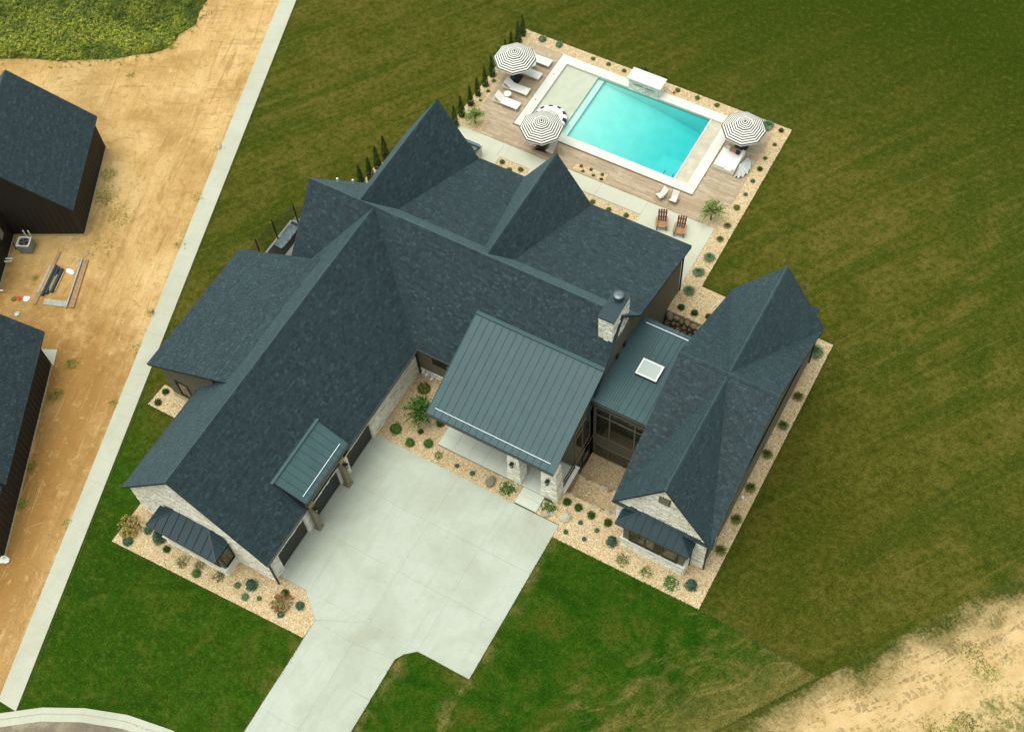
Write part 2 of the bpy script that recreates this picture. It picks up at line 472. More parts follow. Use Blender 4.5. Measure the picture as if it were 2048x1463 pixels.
# pool
k = NT('pool_plaster')
p = k.pos()
k.color(k.ramp(k.noise(p, 1.2, 4), [(0.35, (0.66, 0.74, 0.66)), (0.65, (0.74, 0.80, 0.72))]))
MAT['plaster'] = k.rough(0.7, 0.3)
MAT['tile'] = plain('waterline_tile', (0.42, 0.46, 0.38), 0.4, 0.25, 14)
MAT['shelf'] = plain('pale_shelf', (0.51, 0.53, 0.44), 0.6, 0.06, 1.5)
MAT['cover_lid'] = plain('sandstone_lid', (0.50, 0.47, 0.37), 0.7, 0.14, 1.6)
MAT['drain'] = plain('blue_drain', (0.01, 0.12, 0.5), 0.5)
m = bpy.data.materials.new('pool_water')
m.use_nodes = True
t = m.node_tree
t.nodes.remove(t.nodes['Principled BSDF'])
out = t.nodes['Material Output']
tr = t.nodes.new('ShaderNodeBsdfTransparent')
gl = t.nodes.new('ShaderNodeBsdfGlossy')
gl.inputs['Roughness'].default_value = 0.03
fr = t.nodes.new('ShaderNodeFresnel')
fr.inputs[0].default_value = 1.33
mx = t.nodes.new('ShaderNodeMixShader')
nz = t.nodes.new('ShaderNodeTexNoise')
nz.inputs['Scale'].default_value = 2.2
bp = t.nodes.new('ShaderNodeBump')
bp.inputs['Strength'].default_value = 0.12
tc = t.nodes.new('ShaderNodeNewGeometry')
t.links.new(tc.outputs['Position'], nz.inputs['Vector'])
t.links.new(nz.outputs[0], bp.inputs['Height'])
t.links.new(bp.outputs[0], gl.inputs['Normal'])
t.links.new(fr.outputs[0], mx.inputs[0])
t.links.new(tr.outputs[0], mx.inputs[1])
t.links.new(gl.outputs[0], mx.inputs[2])
t.links.new(mx.outputs[0], out.inputs['Surface'])
va = t.nodes.new('ShaderNodeVolumeAbsorption')
va.inputs['Color'].default_value = (0.0, 0.86, 0.91, 1)
va.inputs['Density'].default_value = 0.70
t.links.new(va.outputs[0], out.inputs['Volume'])
MAT['water'] = m

# furniture and small things
MAT['white'] = plain('white_sling', (0.74, 0.74, 0.70), 0.7, 0.05)
MAT['offwhite'] = plain('grey_white_frame', (0.62, 0.63, 0.60), 0.45, 0.05)
MAT['cushion'] = plain('white_cushion', (0.80, 0.80, 0.76), 0.85, 0.04)
MAT['wicker'] = plain('pale_wicker', (0.60, 0.60, 0.54), 0.8, 0.12, 20)
MAT['greycloth'] = plain('grey_canopy_cloth', (0.50, 0.53, 0.52), 0.8, 0.1)
MAT['navy'] = plain('navy_cloth', (0.022, 0.026, 0.045), 0.75, 0.1)
MAT['cloth'] = plain('white_canopy_cloth', (0.80, 0.80, 0.73), 0.75, 0.04)
MAT['black'] = plain('black_metal', (0.012, 0.014, 0.015), 0.45)
MAT['teak'] = plain('teak_wood', (0.36, 0.19, 0.085), 0.65, 0.2, 9)
MAT['redwood'] = plain('stained_wood', (0.16, 0.055, 0.022), 0.6, 0.2, 9)
MAT['tan'] = plain('tan_wood', (0.33, 0.19, 0.095), 0.6, 0.15, 9)
MAT['slate'] = plain('slate_cover', (0.10, 0.155, 0.175), 0.5, 0.1)
MAT['beige'] = plain('beige_shell', (0.48, 0.46, 0.37), 0.5, 0.06)
MAT['pvc'] = plain('white_plastic', (0.8, 0.82, 0.80), 0.4, 0.04)
MAT['steel'] = plain('galvanised_steel', (0.15, 0.18, 0.20), 0.42, 0.12, 8, 0.5, 0.7)
MAT['acgrey'] = plain('grey_enamel', (0.24, 0.26, 0.25), 0.5, 0.06)
MAT['siding'] = plain('black_siding', (0.016, 0.014, 0.011), 0.7, 0.2, 4)
k = NT('muddy_road')
p = k.pos()
a = k.noise(p, 0.45, 6, 0.6, 0.3)
c = k.ramp(a, [(0.40, (0.15, 0.135, 0.10)), (0.5, (0.20, 0.175, 0.12)), (0.58, (0.27, 0.245, 0.175)), (0.66, (0.32, 0.25, 0.14))])
c = k.mix(k.ramp(k.noise(p, 6, 4, 0.7), [(0.35, 0.5), (0.5, 0.0)]), c, (0.10, 0.085, 0.05))
k.color(c)
MAT['asphalt'] = k.rough(0.7, 0.3)
MAT['rawwood'] = plain('raw_timber', (0.46, 0.31, 0.15), 0.8, 0.2, 6)
MAT['greywood'] = plain('grey_timber', (0.34, 0.35, 0.30), 0.85, 0.2, 4)
MAT['brownwood'] = plain('brown_timber', (0.30, 0.19, 0.10), 0.8, 0.2, 6)
MAT['blind'] = plain('blue_black_pipe', (0.022, 0.045, 0.058), 0.4, 0.15)
MAT['red'] = plain('red_plastic', (0.6, 0.05, 0.02), 0.5)


def mk_leaf(name, cols, rough=0.7):
    k = NT(name)
    r = k.island()
    c = k.ramp(r, [(i / (len(cols) - 1), x) for i, x in enumerate(cols)])
    c = k.mix(k.math('MULTIPLY', k.objrand(), 0.35), c, tuple(x * 0.6 for x in cols[1]))
    k.color(c)
    return k.rough(rough, 0.25)


MAT['leaf_green'] = mk_leaf('green_leaf', [(0.022, 0.070, 0.010), (0.045, 0.125, 0.016), (0.085, 0.20, 0.03), (0.15, 0.27, 0.06)])
MAT['leaf_grey'] = mk_leaf('grey_green_leaf', [(0.05, 0.10, 0.045), (0.09, 0.17, 0.075), (0.17, 0.27, 0.13), (0.27, 0.36, 0.21)])
MAT['leaf_dark'] = mk_leaf('dark_leaf', [(0.010, 0.030, 0.004), (0.022, 0.060, 0.007), (0.045, 0.10, 0.012), (0.08, 0.14, 0.022)])
MAT['leaf_olive'] = mk_leaf('olive_leaf', [(0.05, 0.08, 0.012), (0.09, 0.13, 0.02), (0.15, 0.19, 0.035), (0.24, 0.26, 0.06)])
MAT['leaf_arb'] = mk_leaf('cedar_leaf', [(0.010, 0.026, 0.003), (0.026, 0.058, 0.005), (0.055, 0.095, 0.008), (0.10, 0.14, 0.016)])
MAT['leaf_spruce'] = mk_leaf('blue_spruce_leaf', [(0.02, 0.07, 0.042), (0.045, 0.125, 0.078), (0.09, 0.20, 0.135), (0.16, 0.29, 0.21)])
MAT['leaf_gold'] = mk_leaf('golden_leaf', [(0.20, 0.15, 0.025), (0.34, 0.25, 0.045), (0.46, 0.34, 0.08), (0.56, 0.42, 0.14)])
MAT['leaf_rust'] = mk_leaf('rust_leaf', [(0.16, 0.065, 0.016), (0.28, 0.12, 0.03), (0.36, 0.17, 0.05), (0.42, 0.23, 0.09)])
MAT['leaf_willow'] = mk_leaf('pale_willow_leaf', [(0.10, 0.18, 0.03), (0.19, 0.29, 0.06), (0.30, 0.41, 0.12), (0.45, 0.53, 0.24)])
k = NT('weed_leaf')
c = k.ramp(k.island(), [(0.0, (0.05, 0.11, 0.008)), (0.3, (0.16, 0.22, 0.015)), (0.6, (0.28, 0.32, 0.03)), (0.85, (0.38, 0.38, 0.05)), (1.0, (0.38, 0.32, 0.07))])
pp = k.pos()
c = k.mix(k.ramp(k.noise(pp, 0.55, 4, 0.7, 0.5), [(0.40, 0.75), (0.56, 0.0)]), c, (0.028, 0.070, 0.006))
bush = k.math('ADD', k.line(pp, (-37, 33.5), (-52, 30.5), 3.5), k.math('MULTIPLY', k.math('SUBTRACT', k.noise(pp, 0.6, 3), 0.5), 2.0), True)
c = k.mix(k.math('MULTIPLY', bush, 0.7), c, (0.02, 0.065, 0.006))
k.color(c)
MAT['leaf_weed'] = k.rough(0.7, 0.25)
MAT['blossom'] = mk_leaf('cream_blossom', [(0.50, 0.56, 0.22), (0.70, 0.72, 0.36), (0.85, 0.84, 0.58)])
MAT['stem'] = plain('brown_stem', (0.10, 0.07, 0.035), 0.85)


# ------------------------------------------------------------------ mesh helpers
class MB:
    def __init__(self):
        self.v = []
        self.f = []
        self.mi = []

    def quad(self, *p, m=0):
        i = len(self.v)
        self.v += [tuple(q) for q in p]
        self.f.append(tuple(range(i, i + len(p))))
        self.mi.append(m)

    def add(self, vs, fs, m=0):
        i = len(self.v)
        self.v += [tuple(q) for q in vs]
        for f in fs:
            self.f.append(tuple(i + j for j in f))
            self.mi.append(m)

    def box(self, x0, x1, y0, y1, z0, z1, m=0, mat=None, skip=()):
        vs = [(x0, y0, z0), (x1, y0, z0), (x1, y1, z0), (x0, y1, z0), (x0, y0, z1), (x1, y0, z1), (x1, y1, z1), (x0, y1, z1)]
        if mat is not None:
            vs = [mat @ Vector(q) for q in vs]
        self.add(vs, [(0, 3, 2, 1), (4, 5, 6, 7), (0, 1, 5, 4), (1, 2, 6, 5), (2, 3, 7, 6), (3, 0, 4, 7)], m)
        return self

    def prism(self, pts, off, m=0):
        """closed prism: polygon pts (3D) swept along off"""
        n = len(pts)
        a = [Vector(q) for q in pts]
        b = [q + Vector(off) for q in a]
        self.add(a + b, [tuple(range(n - 1, -1, -1)), tuple(range(n, 2 * n))] +
                 [(i, (i + 1) % n, n + (i + 1) % n, n + i) for i in range(n)], m)
        return self

    def bar(self, p, q, w=0.04, h=None, m=0, up=(0, 0, 1)):
        p, q = Vector(p), Vector(q)
        h = h or w
        d = (q - p).normalized()
        s = d.cross(Vector(up))
        if s.length < 1e-3:
            s = Vector((1, 0, 0))
        s.normalize()
        t = s.cross(d).normalized()
        s *= w / 2
        t *= h / 2
        vs = [p - s - t, p + s - t, p + s + t, p - s + t, q - s - t, q + s - t, q + s + t, q - s + t]
        self.add(vs, [(3, 2, 1, 0), (4, 5, 6, 7), (0, 1, 5, 4), (1, 2, 6, 5), (2, 3, 7, 6), (3, 0, 4, 7)], m)
        return self

    def tube(self, p, q, r0, r1=None, n=10, m=0, caps=True):
        p, q = Vector(p), Vector(q)
        r1 = r0 if r1 is None else r1
        d = (q - p).normalized()
        s = d.cross(Vector((0, 0, 1)))
        if s.length < 1e-3:
            s = Vector((1, 0, 0))
        s.normalize()
        t = d.cross(s)
        vs = []
        for c, r in ((p, r0), (q, r1)):
            for i in range(n):
                a = 2 * math.pi * i / n
                vs.append(c + s * math.cos(a) * r + t * math.sin(a) * r)
        fs = [(i, (i + 1) % n, n + (i + 1) % n, n + i) for i in range(n)]
        if caps:
            fs += [tuple(range(n - 1, -1, -1)), tuple(range(n, 2 * n))]
        self.add(vs, fs, m)
        return self

    def blob(self, c, r, sq=(1, 1, 1), n=8, rings=5, jit=0.0, m=0):
        c = Vector(c)
        vs = [c + Vector((0, 0, r * sq[2]))]
        for j in range(1, rings):
            a = math.pi * j / rings
            for i in range(n):
                b = 2 * math.pi * i / n + 0.3 * j
                k_ = r * (1 + U(-jit, jit))
                vs.append(c + Vector((math.sin(a) * math.cos(b) * k_ * sq[0], math.sin(a) * math.sin(b) * k_ * sq[1], math.cos(a) * k_ * sq[2])))
        vs.append(c - Vector((0, 0, r * sq[2])))
        fs = [(0, 1 + i, 1 + (i + 1) % n) for i in range(n)]
        for j in range(rings - 2):
            for i in range(n):
                a = 1 + j * n
                fs.append((a + i, a + n + i, a + n + (i + 1) % n, a + (i + 1) % n))
        a = 1 + (rings - 2) * n
        fs += [(len(vs) - 1, a + (i + 1) % n, a + i) for i in range(n)]
        self.add(vs, fs, m)
        return self

    def mesh(self, name, mats, smooth=False):
        me = bpy.data.meshes.new(name)
        me.from_pydata(self.v, [], self.f)
        for x in (mats if isinstance(mats, (list, tuple)) else [mats]):
            me.materials.append(x)
        if any(self.mi):
            me.polygons.foreach_set('material_index', self.mi)
        if smooth:
            me.polygons.foreach_set('use_smooth', [True] * len(me.polygons))
        me.update()
        return me

    def build(self, name, mats, parent=None, label=None, cat=None, group=None, kind=None, smooth=False):
        o = bpy.data.objects.new(name, self.mesh(name, mats, smooth))
        COL.objects.link(o)
        if parent is not None:
            o.parent = parent
        return tag(o, label, cat, group, kind)


def tag(o, label=None, cat=None, group=None, kind=None):
    for a, b in (('label', label), ('category', cat), ('group', group), ('kind', kind)):
        if b:
            o[a] = b
    return o


def empty(name, label, cat, loc=(0, 0, 0), rz=0.0, group=None):
    o = bpy.data.objects.new(name, None)
    o.empty_display_size = 0.3
    COL.objects.link(o)
    o.location = loc
    o.rotation_euler = (0, 0, rz)
    return tag(o, label, cat, group)


KIDS = {}


def children(o):
    return [c for c in COL.objects if c.parent == o]


def dup(root, loc, rz=0.0, label=None, sc=1.0, group=None):
    """copy of a thing with copies of its parts and sub-parts (mesh data shared)"""
    r = root.copy()
    COL.objects.link(r)
    r.location = loc
    r.rotation_euler = (0, 0, rz)
    r.scale = (sc, sc, sc)
    if label:
        r['label'] = label
    if group:
        r['group'] = group
    if root.name not in KIDS:
        KIDS[root.name] = [(c, children(c)) for c in children(root)]
    for c, gs in KIDS[root.name]:
        d = c.copy()
        COL.objects.link(d)
        d.parent = r
        for g in gs:
            e = g.copy()
            COL.objects.link(e)
            e.parent = d
    return r


def sheet(name, mat, outer, z, holes=(), kind='structure', label=None, parent=None):
    polys = [[Vector((x, y, 0)) for x, y in outer]] + [[Vector((x, y, 0)) for x, y in h] for h in holes]
    pts = [q for pl in polys for q in pl]
    tris = tessellate_polygon(polys)
    mb = MB()
    fs = []
    for a, b, c in tris:
        n = (pts[b] - pts[a]).cross(pts[c] - pts[a])
        fs.append((a, b, c) if n.z > 0 else (a, c, b))
    mb.add([(q.x, q.y, z) for q in pts], fs)
    return mb.build(name, mat, parent, label=label, kind=kind)


def rect(x0, x1, y0, y1):
    return [(x0, y0), (x1, y0), (x1, y1), (x0, y1)]


# ------------------------------------------------------------------ ground
H_POOL = rect(-5.27, 9.32, 38.27, 46.05)
H_COURT = rect(12.02, 16.15, 13.5, 17.8)
H_PIT = rect(12.02, 16.15, 24.3, 28.65)
H_WELL = rect(-14.95, -13.72, 19.7, 22.95)
sheet('lawn', MAT['lawn'], rect(-260, 300, -200, 330), 0.0, [H_POOL, H_COURT, H_PIT, H_WELL])
sheet('front_lawn', MAT['lawn_front'], [(13.0, 0.3), (9.6, 0.3), (8.94, -0.2), (8.6, -0.75), (8.6, -40), (5, -60), (16.0, -12.0), (26.7, 4.45), (30.55, 10.1),
                                         (22.8, 10.55), (13.0, 10.45)], 0.006)
sheet('sandy_ground', MAT['sand'], [(26.62, 4.2), (30.0, 9.0), (62, 56), (110, 40), (60, -60), (8, -60), (15.9, -12.2)], 0.003)
# sidewalk is straight: left edge and right edge on the ground
SWL = ((-10.5, -13.9), (-28.57, 41.02))
SWR = ((-9.15, -13.9), (-27.36, 41.62))


def lerp2(p, q, t):
    return (p[0] + (q[0] - p[0]) * t, p[1] + (q[1] - p[1]) * t)


sheet('bare_dirt', MAT['dirt'], [(-11.5, -15.9), lerp2(SWL[0], SWR[0], 0.1), lerp2(lerp2(*SWL, 1.6), lerp2(*SWR, 1.6), 0.1), (-80, 90), (-110, 10), (-40, -50)], 0.004)
WEED = [(-46.5, 24.6), (-43.0, 26.5), (-40.6, 27.4), (-38.4, 28.7), (-36.7, 29.6), (-35.6, 30.6), (-34.2, 31.6), (-33.4, 32.7), (-33.6, 34.2), (-33.1, 35.6),
        (-33.7, 37.1), (-34.0, 39.0), (-35.0, 44), (-44, 70), (-90, 70), (-90, 10)]
sheet('weedy_ground', MAT['weedy'], WEED, 0.009)

# pavement slabs (the joints are real gaps)
pv = empty('pavement', None, None)
pv['kind'] = 'structure'
NSL = 44
for i in range(NSL):
    t0, t1 = i / (NSL - 8) + 0.00005, (i + 1) / (NSL - 8) - 0.00008
    a, b, c, d = lerp2(*SWL, t0), lerp2(*SWR, t0), lerp2(*SWR, t1), lerp2(*SWL, t1)
    MB().prism([(*a, 0.0), (*b, 0.0), (*c, 0.0), (*d, 0.0)], (0, 0, 0.05 + U(0, 0.004))).build('slab', MAT['walk'], pv)
sheet('joint_sand', MAT['joint'], [lerp2(*SWL, 0), lerp2(*SWR, 0), lerp2(*SWR, 1.22), lerp2(*SWL, 1.22)], 0.04, parent=pv, kind=None)

# kerb and road, lower left
KB = [(-13.4, -17.6), (-11.6, -15.95), (-9.95, -14.5), (-7.91, -12.98), (-5.67, -11.8), (-3.21, -10.9), (-0.36, -10.35), (3.3, -10.2), (8.8, -10.3), (16, -11.8)]
KF = []
for i, q in enumerate(KB):
    a = Vector(KB[max(0, i - 1)])
    b = Vector(KB[min(len(KB) - 1, i + 1)])
    d = (b - a).normalized()
    KF.append((q[0] + d.y * 0.80, q[1] - d.x * 0.80))
sheet('road', MAT['asphalt'], KF + [(16, -70), (-80, -70), (-30, -26)], 0.014)
kr = empty('kerb', None, None)
kr['kind'] = 'structure'
for i in range(1, len(KB) - 1):
    n = 2
    for j in range(n):
        t0, t1 = j / n + 0.001, (j + 1) / n - 0.001
        a, b = lerp2(KB[i], KB[i + 1], t0), lerp2(KB[i], KB[i + 1], t1)
        c, d = lerp2(KF[i], KF[i + 1], t1), lerp2(KF[i], KF[i + 1], t0)
        am, bm = lerp2(a, d, 0.45), lerp2(b, c, 0.45)
        m_ = MB()
        m_.prism([(*d, 0.0), (*c, 0.0), (*bm, 0.0), (*am, 0.0)], (0, 0, 0.05))
        m_.prism([(*am, 0.0), (*bm, 0.0), (*b, 0.0), (*a, 0.0)], (0, 0, 0.11))
        m_.build('kerb_stone', MAT['walk'], kr)

# gravel beds
sheet('gravel_bed', MAT['gravel'], [(11.4, 11.35), (13.05, 11.35), (13.05, 10.43), (22.86, 10.5), (22.88, 31.2), (13.28, 31.42), (13.24, 47.05), (-9.25, 47.15),
                                     (-9.5, 35.0), (-12.4, 30.0), (-12.4, 26.3), (12.0, 26.3), (12.0, 16.5), (12.0, 12.4), (11.4, 12.4)],
      0.010, [H_POOL, H_COURT, H_PIT])
sheet('gravel_bed', MAT['gravel'], [(-10.92, -2.80), (3.14, -2.2), (3.15, -0.97), (1.62, 0.33), (-0.3, 0.33), (-10.9, 0.33)], 0.010)
sheet('gravel_bed', MAT['gravel'], [(-14.95, 6.06), (-10.3, 6.06), (-10.3, 7.6), (-14.88, 7.8)], 0.010)
sheet('gravel_bed', MAT['gravel_dark'], rect(-0.5, 9.9, 11.25, 16.8), 0.010)
MAT['slab_grey'] = plain('grey_slab', (0.13, 0.145, 0.135), 0.8, 0.25, 2)
sheet('side_paving', MAT['slab_grey'], rect(-15.0, -9.8, 17.0, 23.4), 0.007, [H_WELL])

# sunken court in front of the link, terraces, and the pit behind it
court = MB()
sheet('court_gravel', MAT['gravel_dark'], rect(11.9, 16.3, 15.7, 17.9), -2.4)
sheet('terrace_gravel', MAT['gravel_dark'], rect(11.9, 16.3, 13.5, 15.35), -1.15)
sheet('pit_floor', MAT['gravel_dark'], rect(11.9, 16.3, 24.2, 28.5), -2.4)
MB().box(11.9, 16.3, 13.42, 13.52, -1.3, -0.03).build('court_bank', MAT['gravel_dark'], kind='structure')
MB().box(11.9, 16.3, 15.3, 15.42, -2.5, -1.17).build('court_bank', MAT['gravel_dark'], kind='structure')
MB().box(11.9, 16.3, 28.62, 28.75, -2.5, -0.03).build('pit_bank', MAT['gravel_dark'], kind='structure')


def boulder(sx, sy, sz, seed):
    random.seed(seed)
    mb = MB().blob((0, 0, 0), 1.0, (sx, sy, sz), 9, 6, 0.16)
    return mb


def rockwall(name, label, rows):
    e = empty(name, label, 'retaining wall', rows[0][0])
    base = [boulder(1, 0.9, 0.8, s).mesh('rock', MAT['rock'], False) for s in range(4)]
    pale = [boulder(1, 0.9, 0.8, s + 9).mesh('rock', MAT['pale_rock'], False) for s in range(4)]
    return e, base, pale


random.seed(5)
e, base, pale = rockwall('boulder_wall', 'brown field-rock retaining wall at the back of the sunken gravel court behind the link roof', [((14.0, 28.5, -2.4),)])
for row in range(5):
    x = 12.05
    while x < 16.1:
        s = U(0.20, 0.34)
        x += s * 0.85
        o = bpy.data.objects.new('rock', random.choice(base))
        COL.objects.link(o)
        o.parent = e
        o.location = (x - 14.0, -0.05 - 0.07 * (4 - row) + U(-0.05, 0.05), 0.25 + row * 0.46 + U(-0.06, 0.06))
        o.scale = (s, s * 0.8, s * U(0.75, 0.95))
        o.rotation_euler = (U(-.4, .4), U(-.4, .4), U(0, 6))
        x += s * 0.85
random.seed(6)
for (yy, zz, lab, pal) in ((13.46, -0.06, 'low row of tan edging stones along the upper edge of the sunken court terrace', True),
                           (15.36, -1.2, 'low row of tan edging stones above the floor of the sunken court', True)):
    e, base, pale = rockwall('stone_edging', lab, [((14.0, yy, zz),)])
    x = 11.95 + (0.35 if yy < 14 else 0)
    while x < 16.1:
        s = U(0.16, 0.27)
        x += s * 0.9
        o = bpy.data.objects.new('rock', random.choice(pale if R() < 0.55 else base))
        COL.objects.link(o)
        o.parent = e
        o.location = (x - 14.0, U(-.06, .06), U(-0.05, 0.03))
        o.scale = (s, s * 0.75, s * 0.6)
        o.rotation_euler = (U(-.3, .3), U(-.3, .3), U(-.4, .4))
        x += s * 0.9

# driveway slabs
dw = empty('driveway', None, None)
dw['kind'] = 'structure'
sheet('joint_base', MAT['joint'], [(-0.6, 0.3), (1.62, 0.3), (3.17, -0.97), (3.3, -10.18), (8.7, -10.25), (8.62, -0.7), (8.93, -0.2), (9.55, 0.34), (13.05, 0.4), (13.05, 11.3), (-0.6, 11.2)],
      0.036, parent=dw, kind=None)


def slab(pts, mat, parent, z=0.045, th=0.04, name='slab', g=0.006):
    cx = sum(q[0] for q in pts) / len(pts)
    cy = sum(q[1] for q in pts) / len(pts)
    out = []
    for x, y in pts:
        d = Vector((cx - x, cy - y))
        d = d / max(1e-6, d.length) * g * 1.4
        out.append((x + d.x, y + d.y, z - th))
    return MB().prism(out, (0, 0, th + U(0, 0.003))).build(name, mat, parent)


XS = [1.8, 5.92, 9.52, 13.05]
YS = [0.36, 4.02, 7.68, 11.28]
for i in range(3):
    for j in range(3):
        slab(rect(XS[i], XS[i + 1], YS[j], YS[j + 1]), MAT['drive'], dw)
for j in range(3):
    slab(rect(-0.45, 1.8, max(YS[j], 0.36), YS[j + 1]), MAT['drive'], dw)
slab([(1.8, 0.36), (1.62, 0.33), (3.16, -0.95), (5.92, 0.36)], MAT['drive'], dw)
slab([(3.17, -0.97), (5.92, -0.97 - 0.1), (5.92, 0.36)], MAT['drive'], dw)
slab([(5.92, 0.36), (8.63, -0.7), (8.93, -0.2), (9.55, 0.36)], MAT['drive'], dw)
slab([(5.92, 0.36), (5.92, -1.07), (8.63, -0.7)], MAT['drive'], dw)
slab([(3.17, -0.97), (3.25, -3.5), (5.95, -3.5), (5.92, -1.07)], MAT['drive'], dw)
slab([(5.92, -1.07), (5.95, -3.5), (8.65, -3.4), (8.63, -0.7)], MAT['drive'], dw)
for j in range(2):
    y1, y0 = -3.45 - 3.37 * j, -3.45 - 3.37 * (j + 1)
    slab(rect(3.25 + 0.04 * j, 5.95, y0, y1), MAT['drive'], dw)
    slab(rect(5.95, 8.66 + 0.04 * j, y0, y1), MAT['drive'], dw)
# entry walk and porch
wk = empty('entry_walk', None, None)
wk['kind'] = 'structure'
for (a, b, c, d, z) in ((9.9, 11.4, 11.36, 11.98, 0.09), (9.9, 11.4, 11.98, 12.52, 0.12)):
    slab(rect(a, b, c, d), MAT['porch'], wk, z, 0.08)
MB().box(3.6, 12.2, 12.52, 15.2, -1.2, 0.195).build('porch_base', MAT['joint'], wk)
nx, ny = 8, 3
for i in range(nx):
    for j in range(ny):
        slab(rect(3.62 + 8.56 * i / nx, 3.62 + 8.56 * (i + 1) / nx, 12.52 + 2.6 * j / ny, 12.52 + 2.6 * (j + 1) / ny), MAT['porch'], wk, 0.22, 0.03, 'paving_stone', 0.006)

# ------------------------------------------------------------------ patio and pool deck
random.seed(21)
pt = empty('patio', None, None)
pt['kind'] = 'structure'
sheet('patio_joint', MAT['joint'], [(-8.75, 30.2), (12.0, 30.2), (12.0, 36.25), (-8.75, 36.25)], 0.016, [rect(-4.62, -2.1, 33.0, 34.97), rect(2.2, 6.86, 30.25, 34.9)], parent=pt, kind=None)
for x0, x1 in ((-8.75, -4.9), (-4.9, -0.6), (-0.6, 3.15), (3.15, 6.86)):
    slab(rect(x0, x1, 34.97, 36.22), MAT['patio'], pt, 0.05)
for r_ in (rect(-8.75, -4.62, 33.0, 34.97), rect(-8.75, -4.62, 30.3, 33.0), rect(-4.62, -2.1, 30.3, 33.0), rect(-2.1, 2.2, 32.9, 34.97), rect(-2.1, 2.2, 30.3, 32.9),
           rect(6.86, 9.6, 33.3, 36.22), rect(9.6, 12.0, 33.3, 36.22), rect(6.86, 9.6, 30.3, 33.3), rect(9.6, 12.0, 30.3, 33.3)):
    slab(r_, MAT['patio'], pt, 0.05)
slab([(12.0, 29.0), (12.05, 29.0), (12.0, 30.3), (11.8, 30.3)], MAT['patio'], pt, 0.05)

dk = empty('pool_deck', None, None)
dk['kind'] = 'structure'
DECK = [(-7.1, 36.3), (10.95, 36.3), (11.1, 37.6), (12.15, 38.6), (12.15, 45.25), (12.15, 46.08), (-8.28, 46.08), (-8.32, 38.0), (-7.1, 38.0)]
PLT = rect(0.6, 3.18, 36.42, 37.15)
sheet('deck_base', MAT['subdeck'], DECK, 0.018, [H_POOL, PLT], parent=dk, kind=None)


def in_deck(x, y):
    if not (-8.32 < x < 12.15 and 36.3 < y < 46.08):
        return False
    if x < -7.1 and y < 38.0:
        return False
    if y < 38.6 and x > 10.95 + max(0, (y - 37.0)) * 0.72:
        return False
    if -5.35 < x < 9.4 and 38.2 < y < 46.2:
        return False
    return not (0.58 < x < 3.2 and 36.40 < y < 37.17)


PW = 0.2
planks = []
y = 36.3
row = 0
while y < 46.08:
    x = -8.4 - (row % 3) * 0.42 - U(0, 0.2)
    while x < 12.2:
        x2 = x + 1.22
        # clip the plank to the deck outline by sampling its axis
        run = None
        s = x
        while s <= x2 + 1e-6:
            ok = in_deck(s, y + PW / 2)
            if ok and run is None:
                run = s
            if (not ok or s + 0.0203 > x2) and run is not None:
                if s - run > 0.06:
                    planks.append((run, s, y))
                run = None
            s += 0.0203
        x = x2 + 0.006
    y += PW
    row += 1
CP = Vector(camo.matrix_world.translation)
planks.sort(key=lambda q: -(q[1] - q[0]) / (Vector((q[0], q[2], 0)) - CP).length)
pm = {}
rest = MB()
for i, (x0, x1, y0) in enumerate(planks):
    if i < 300:
        key = round((x1 - x0) / 0.1)
        if key not in pm:
            pm[key] = MB().box(0, 1, 0.004, PW - 0.004, -0.02, 0).mesh('plank', MAT['plank'])
        o = bpy.data.objects.new('plank', pm[key])
        COL.objects.link(o)
        o.parent = dk
        o.location = (x0, y0, 0.046 + U(0, 0.003))
        o.scale = (x1 - x0 - 0.006, 1, 1)
    else:
        rest.box(x0, x1 - 0.006, y0 + 0.004, y0 + PW - 0.004, 0.026, 0.046 + U(0, 0.003))
rest.build('plank', MAT['plank_rest'], dk, kind='stuff')

# ------------------------------------------------------------------ swimming pool
pool = empty('swimming_pool', 'rectangular turquoise swimming pool with pale coping, set in the wooden deck', 'swimming pool', (2.0, 42.1, 0))


def build(mb, name, mat, parent, **kw):
    """mesh given in world coordinates, parented to a thing whose empty may stand anywhere"""
    o = mb.build(name, mat, None, **kw)
    o.parent = parent
    o.matrix_parent_inverse = Matrix.LocRotScale(parent.location, parent.rotation_euler, parent.scale).inverted()
    return o


PX0, PX1, PY0, PY1 = -4.58, 8.60, 38.96, 45.30
CX0, CX1, CY0, CY1 = -5.30, 9.34, 38.24, 46.06
for (x0, x1, y0, y1, n, ax) in ((CX0, CX1, CY0, PY0, 12, 0), (CX0, CX1, PY1, CY1, 12, 0), (CX0, PX0, PY0, PY1, 5, 1), (PX1, CX1, PY0, PY1, 5, 1)):
    for i in range(n):
        if ax == 0:
            a, b = x0 + (x1 - x0) * i / n, x0 + (x1 - x0) * (i + 1) / n
            m_ = MB().box(a + 0.004, b - 0.004, y0, y1, -0.06, 0.075 + U(0, 0.002))
        else:
            a, b = y0 + (y1 - y0) * i / n, y0 + (y1 - y0) * (i + 1) / n
            m_ = MB().box(x0, x1, a + 0.004, b - 0.004, -0.06, 0.075 + U(0, 0.002))
        build(m_, 'coping_stone', MAT['coping'], pool)
# shell: walls, tile band, floors
WL = -0.10
sh = MB()
for (x0, x1, y0, y1) in ((PX0 - 0.2, PX1 + 0.2, PY0 - 0.25, PY0), (PX0 - 0.2, PX1 + 0.2, PY1, PY1 + 0.25), (PX0 - 0.25, PX0, PY0, PY1), (PX1, PX1 + 0.25, PY0, PY1)):
    sh.box(x0, x1, y0, y1, -2.6, -0.065)
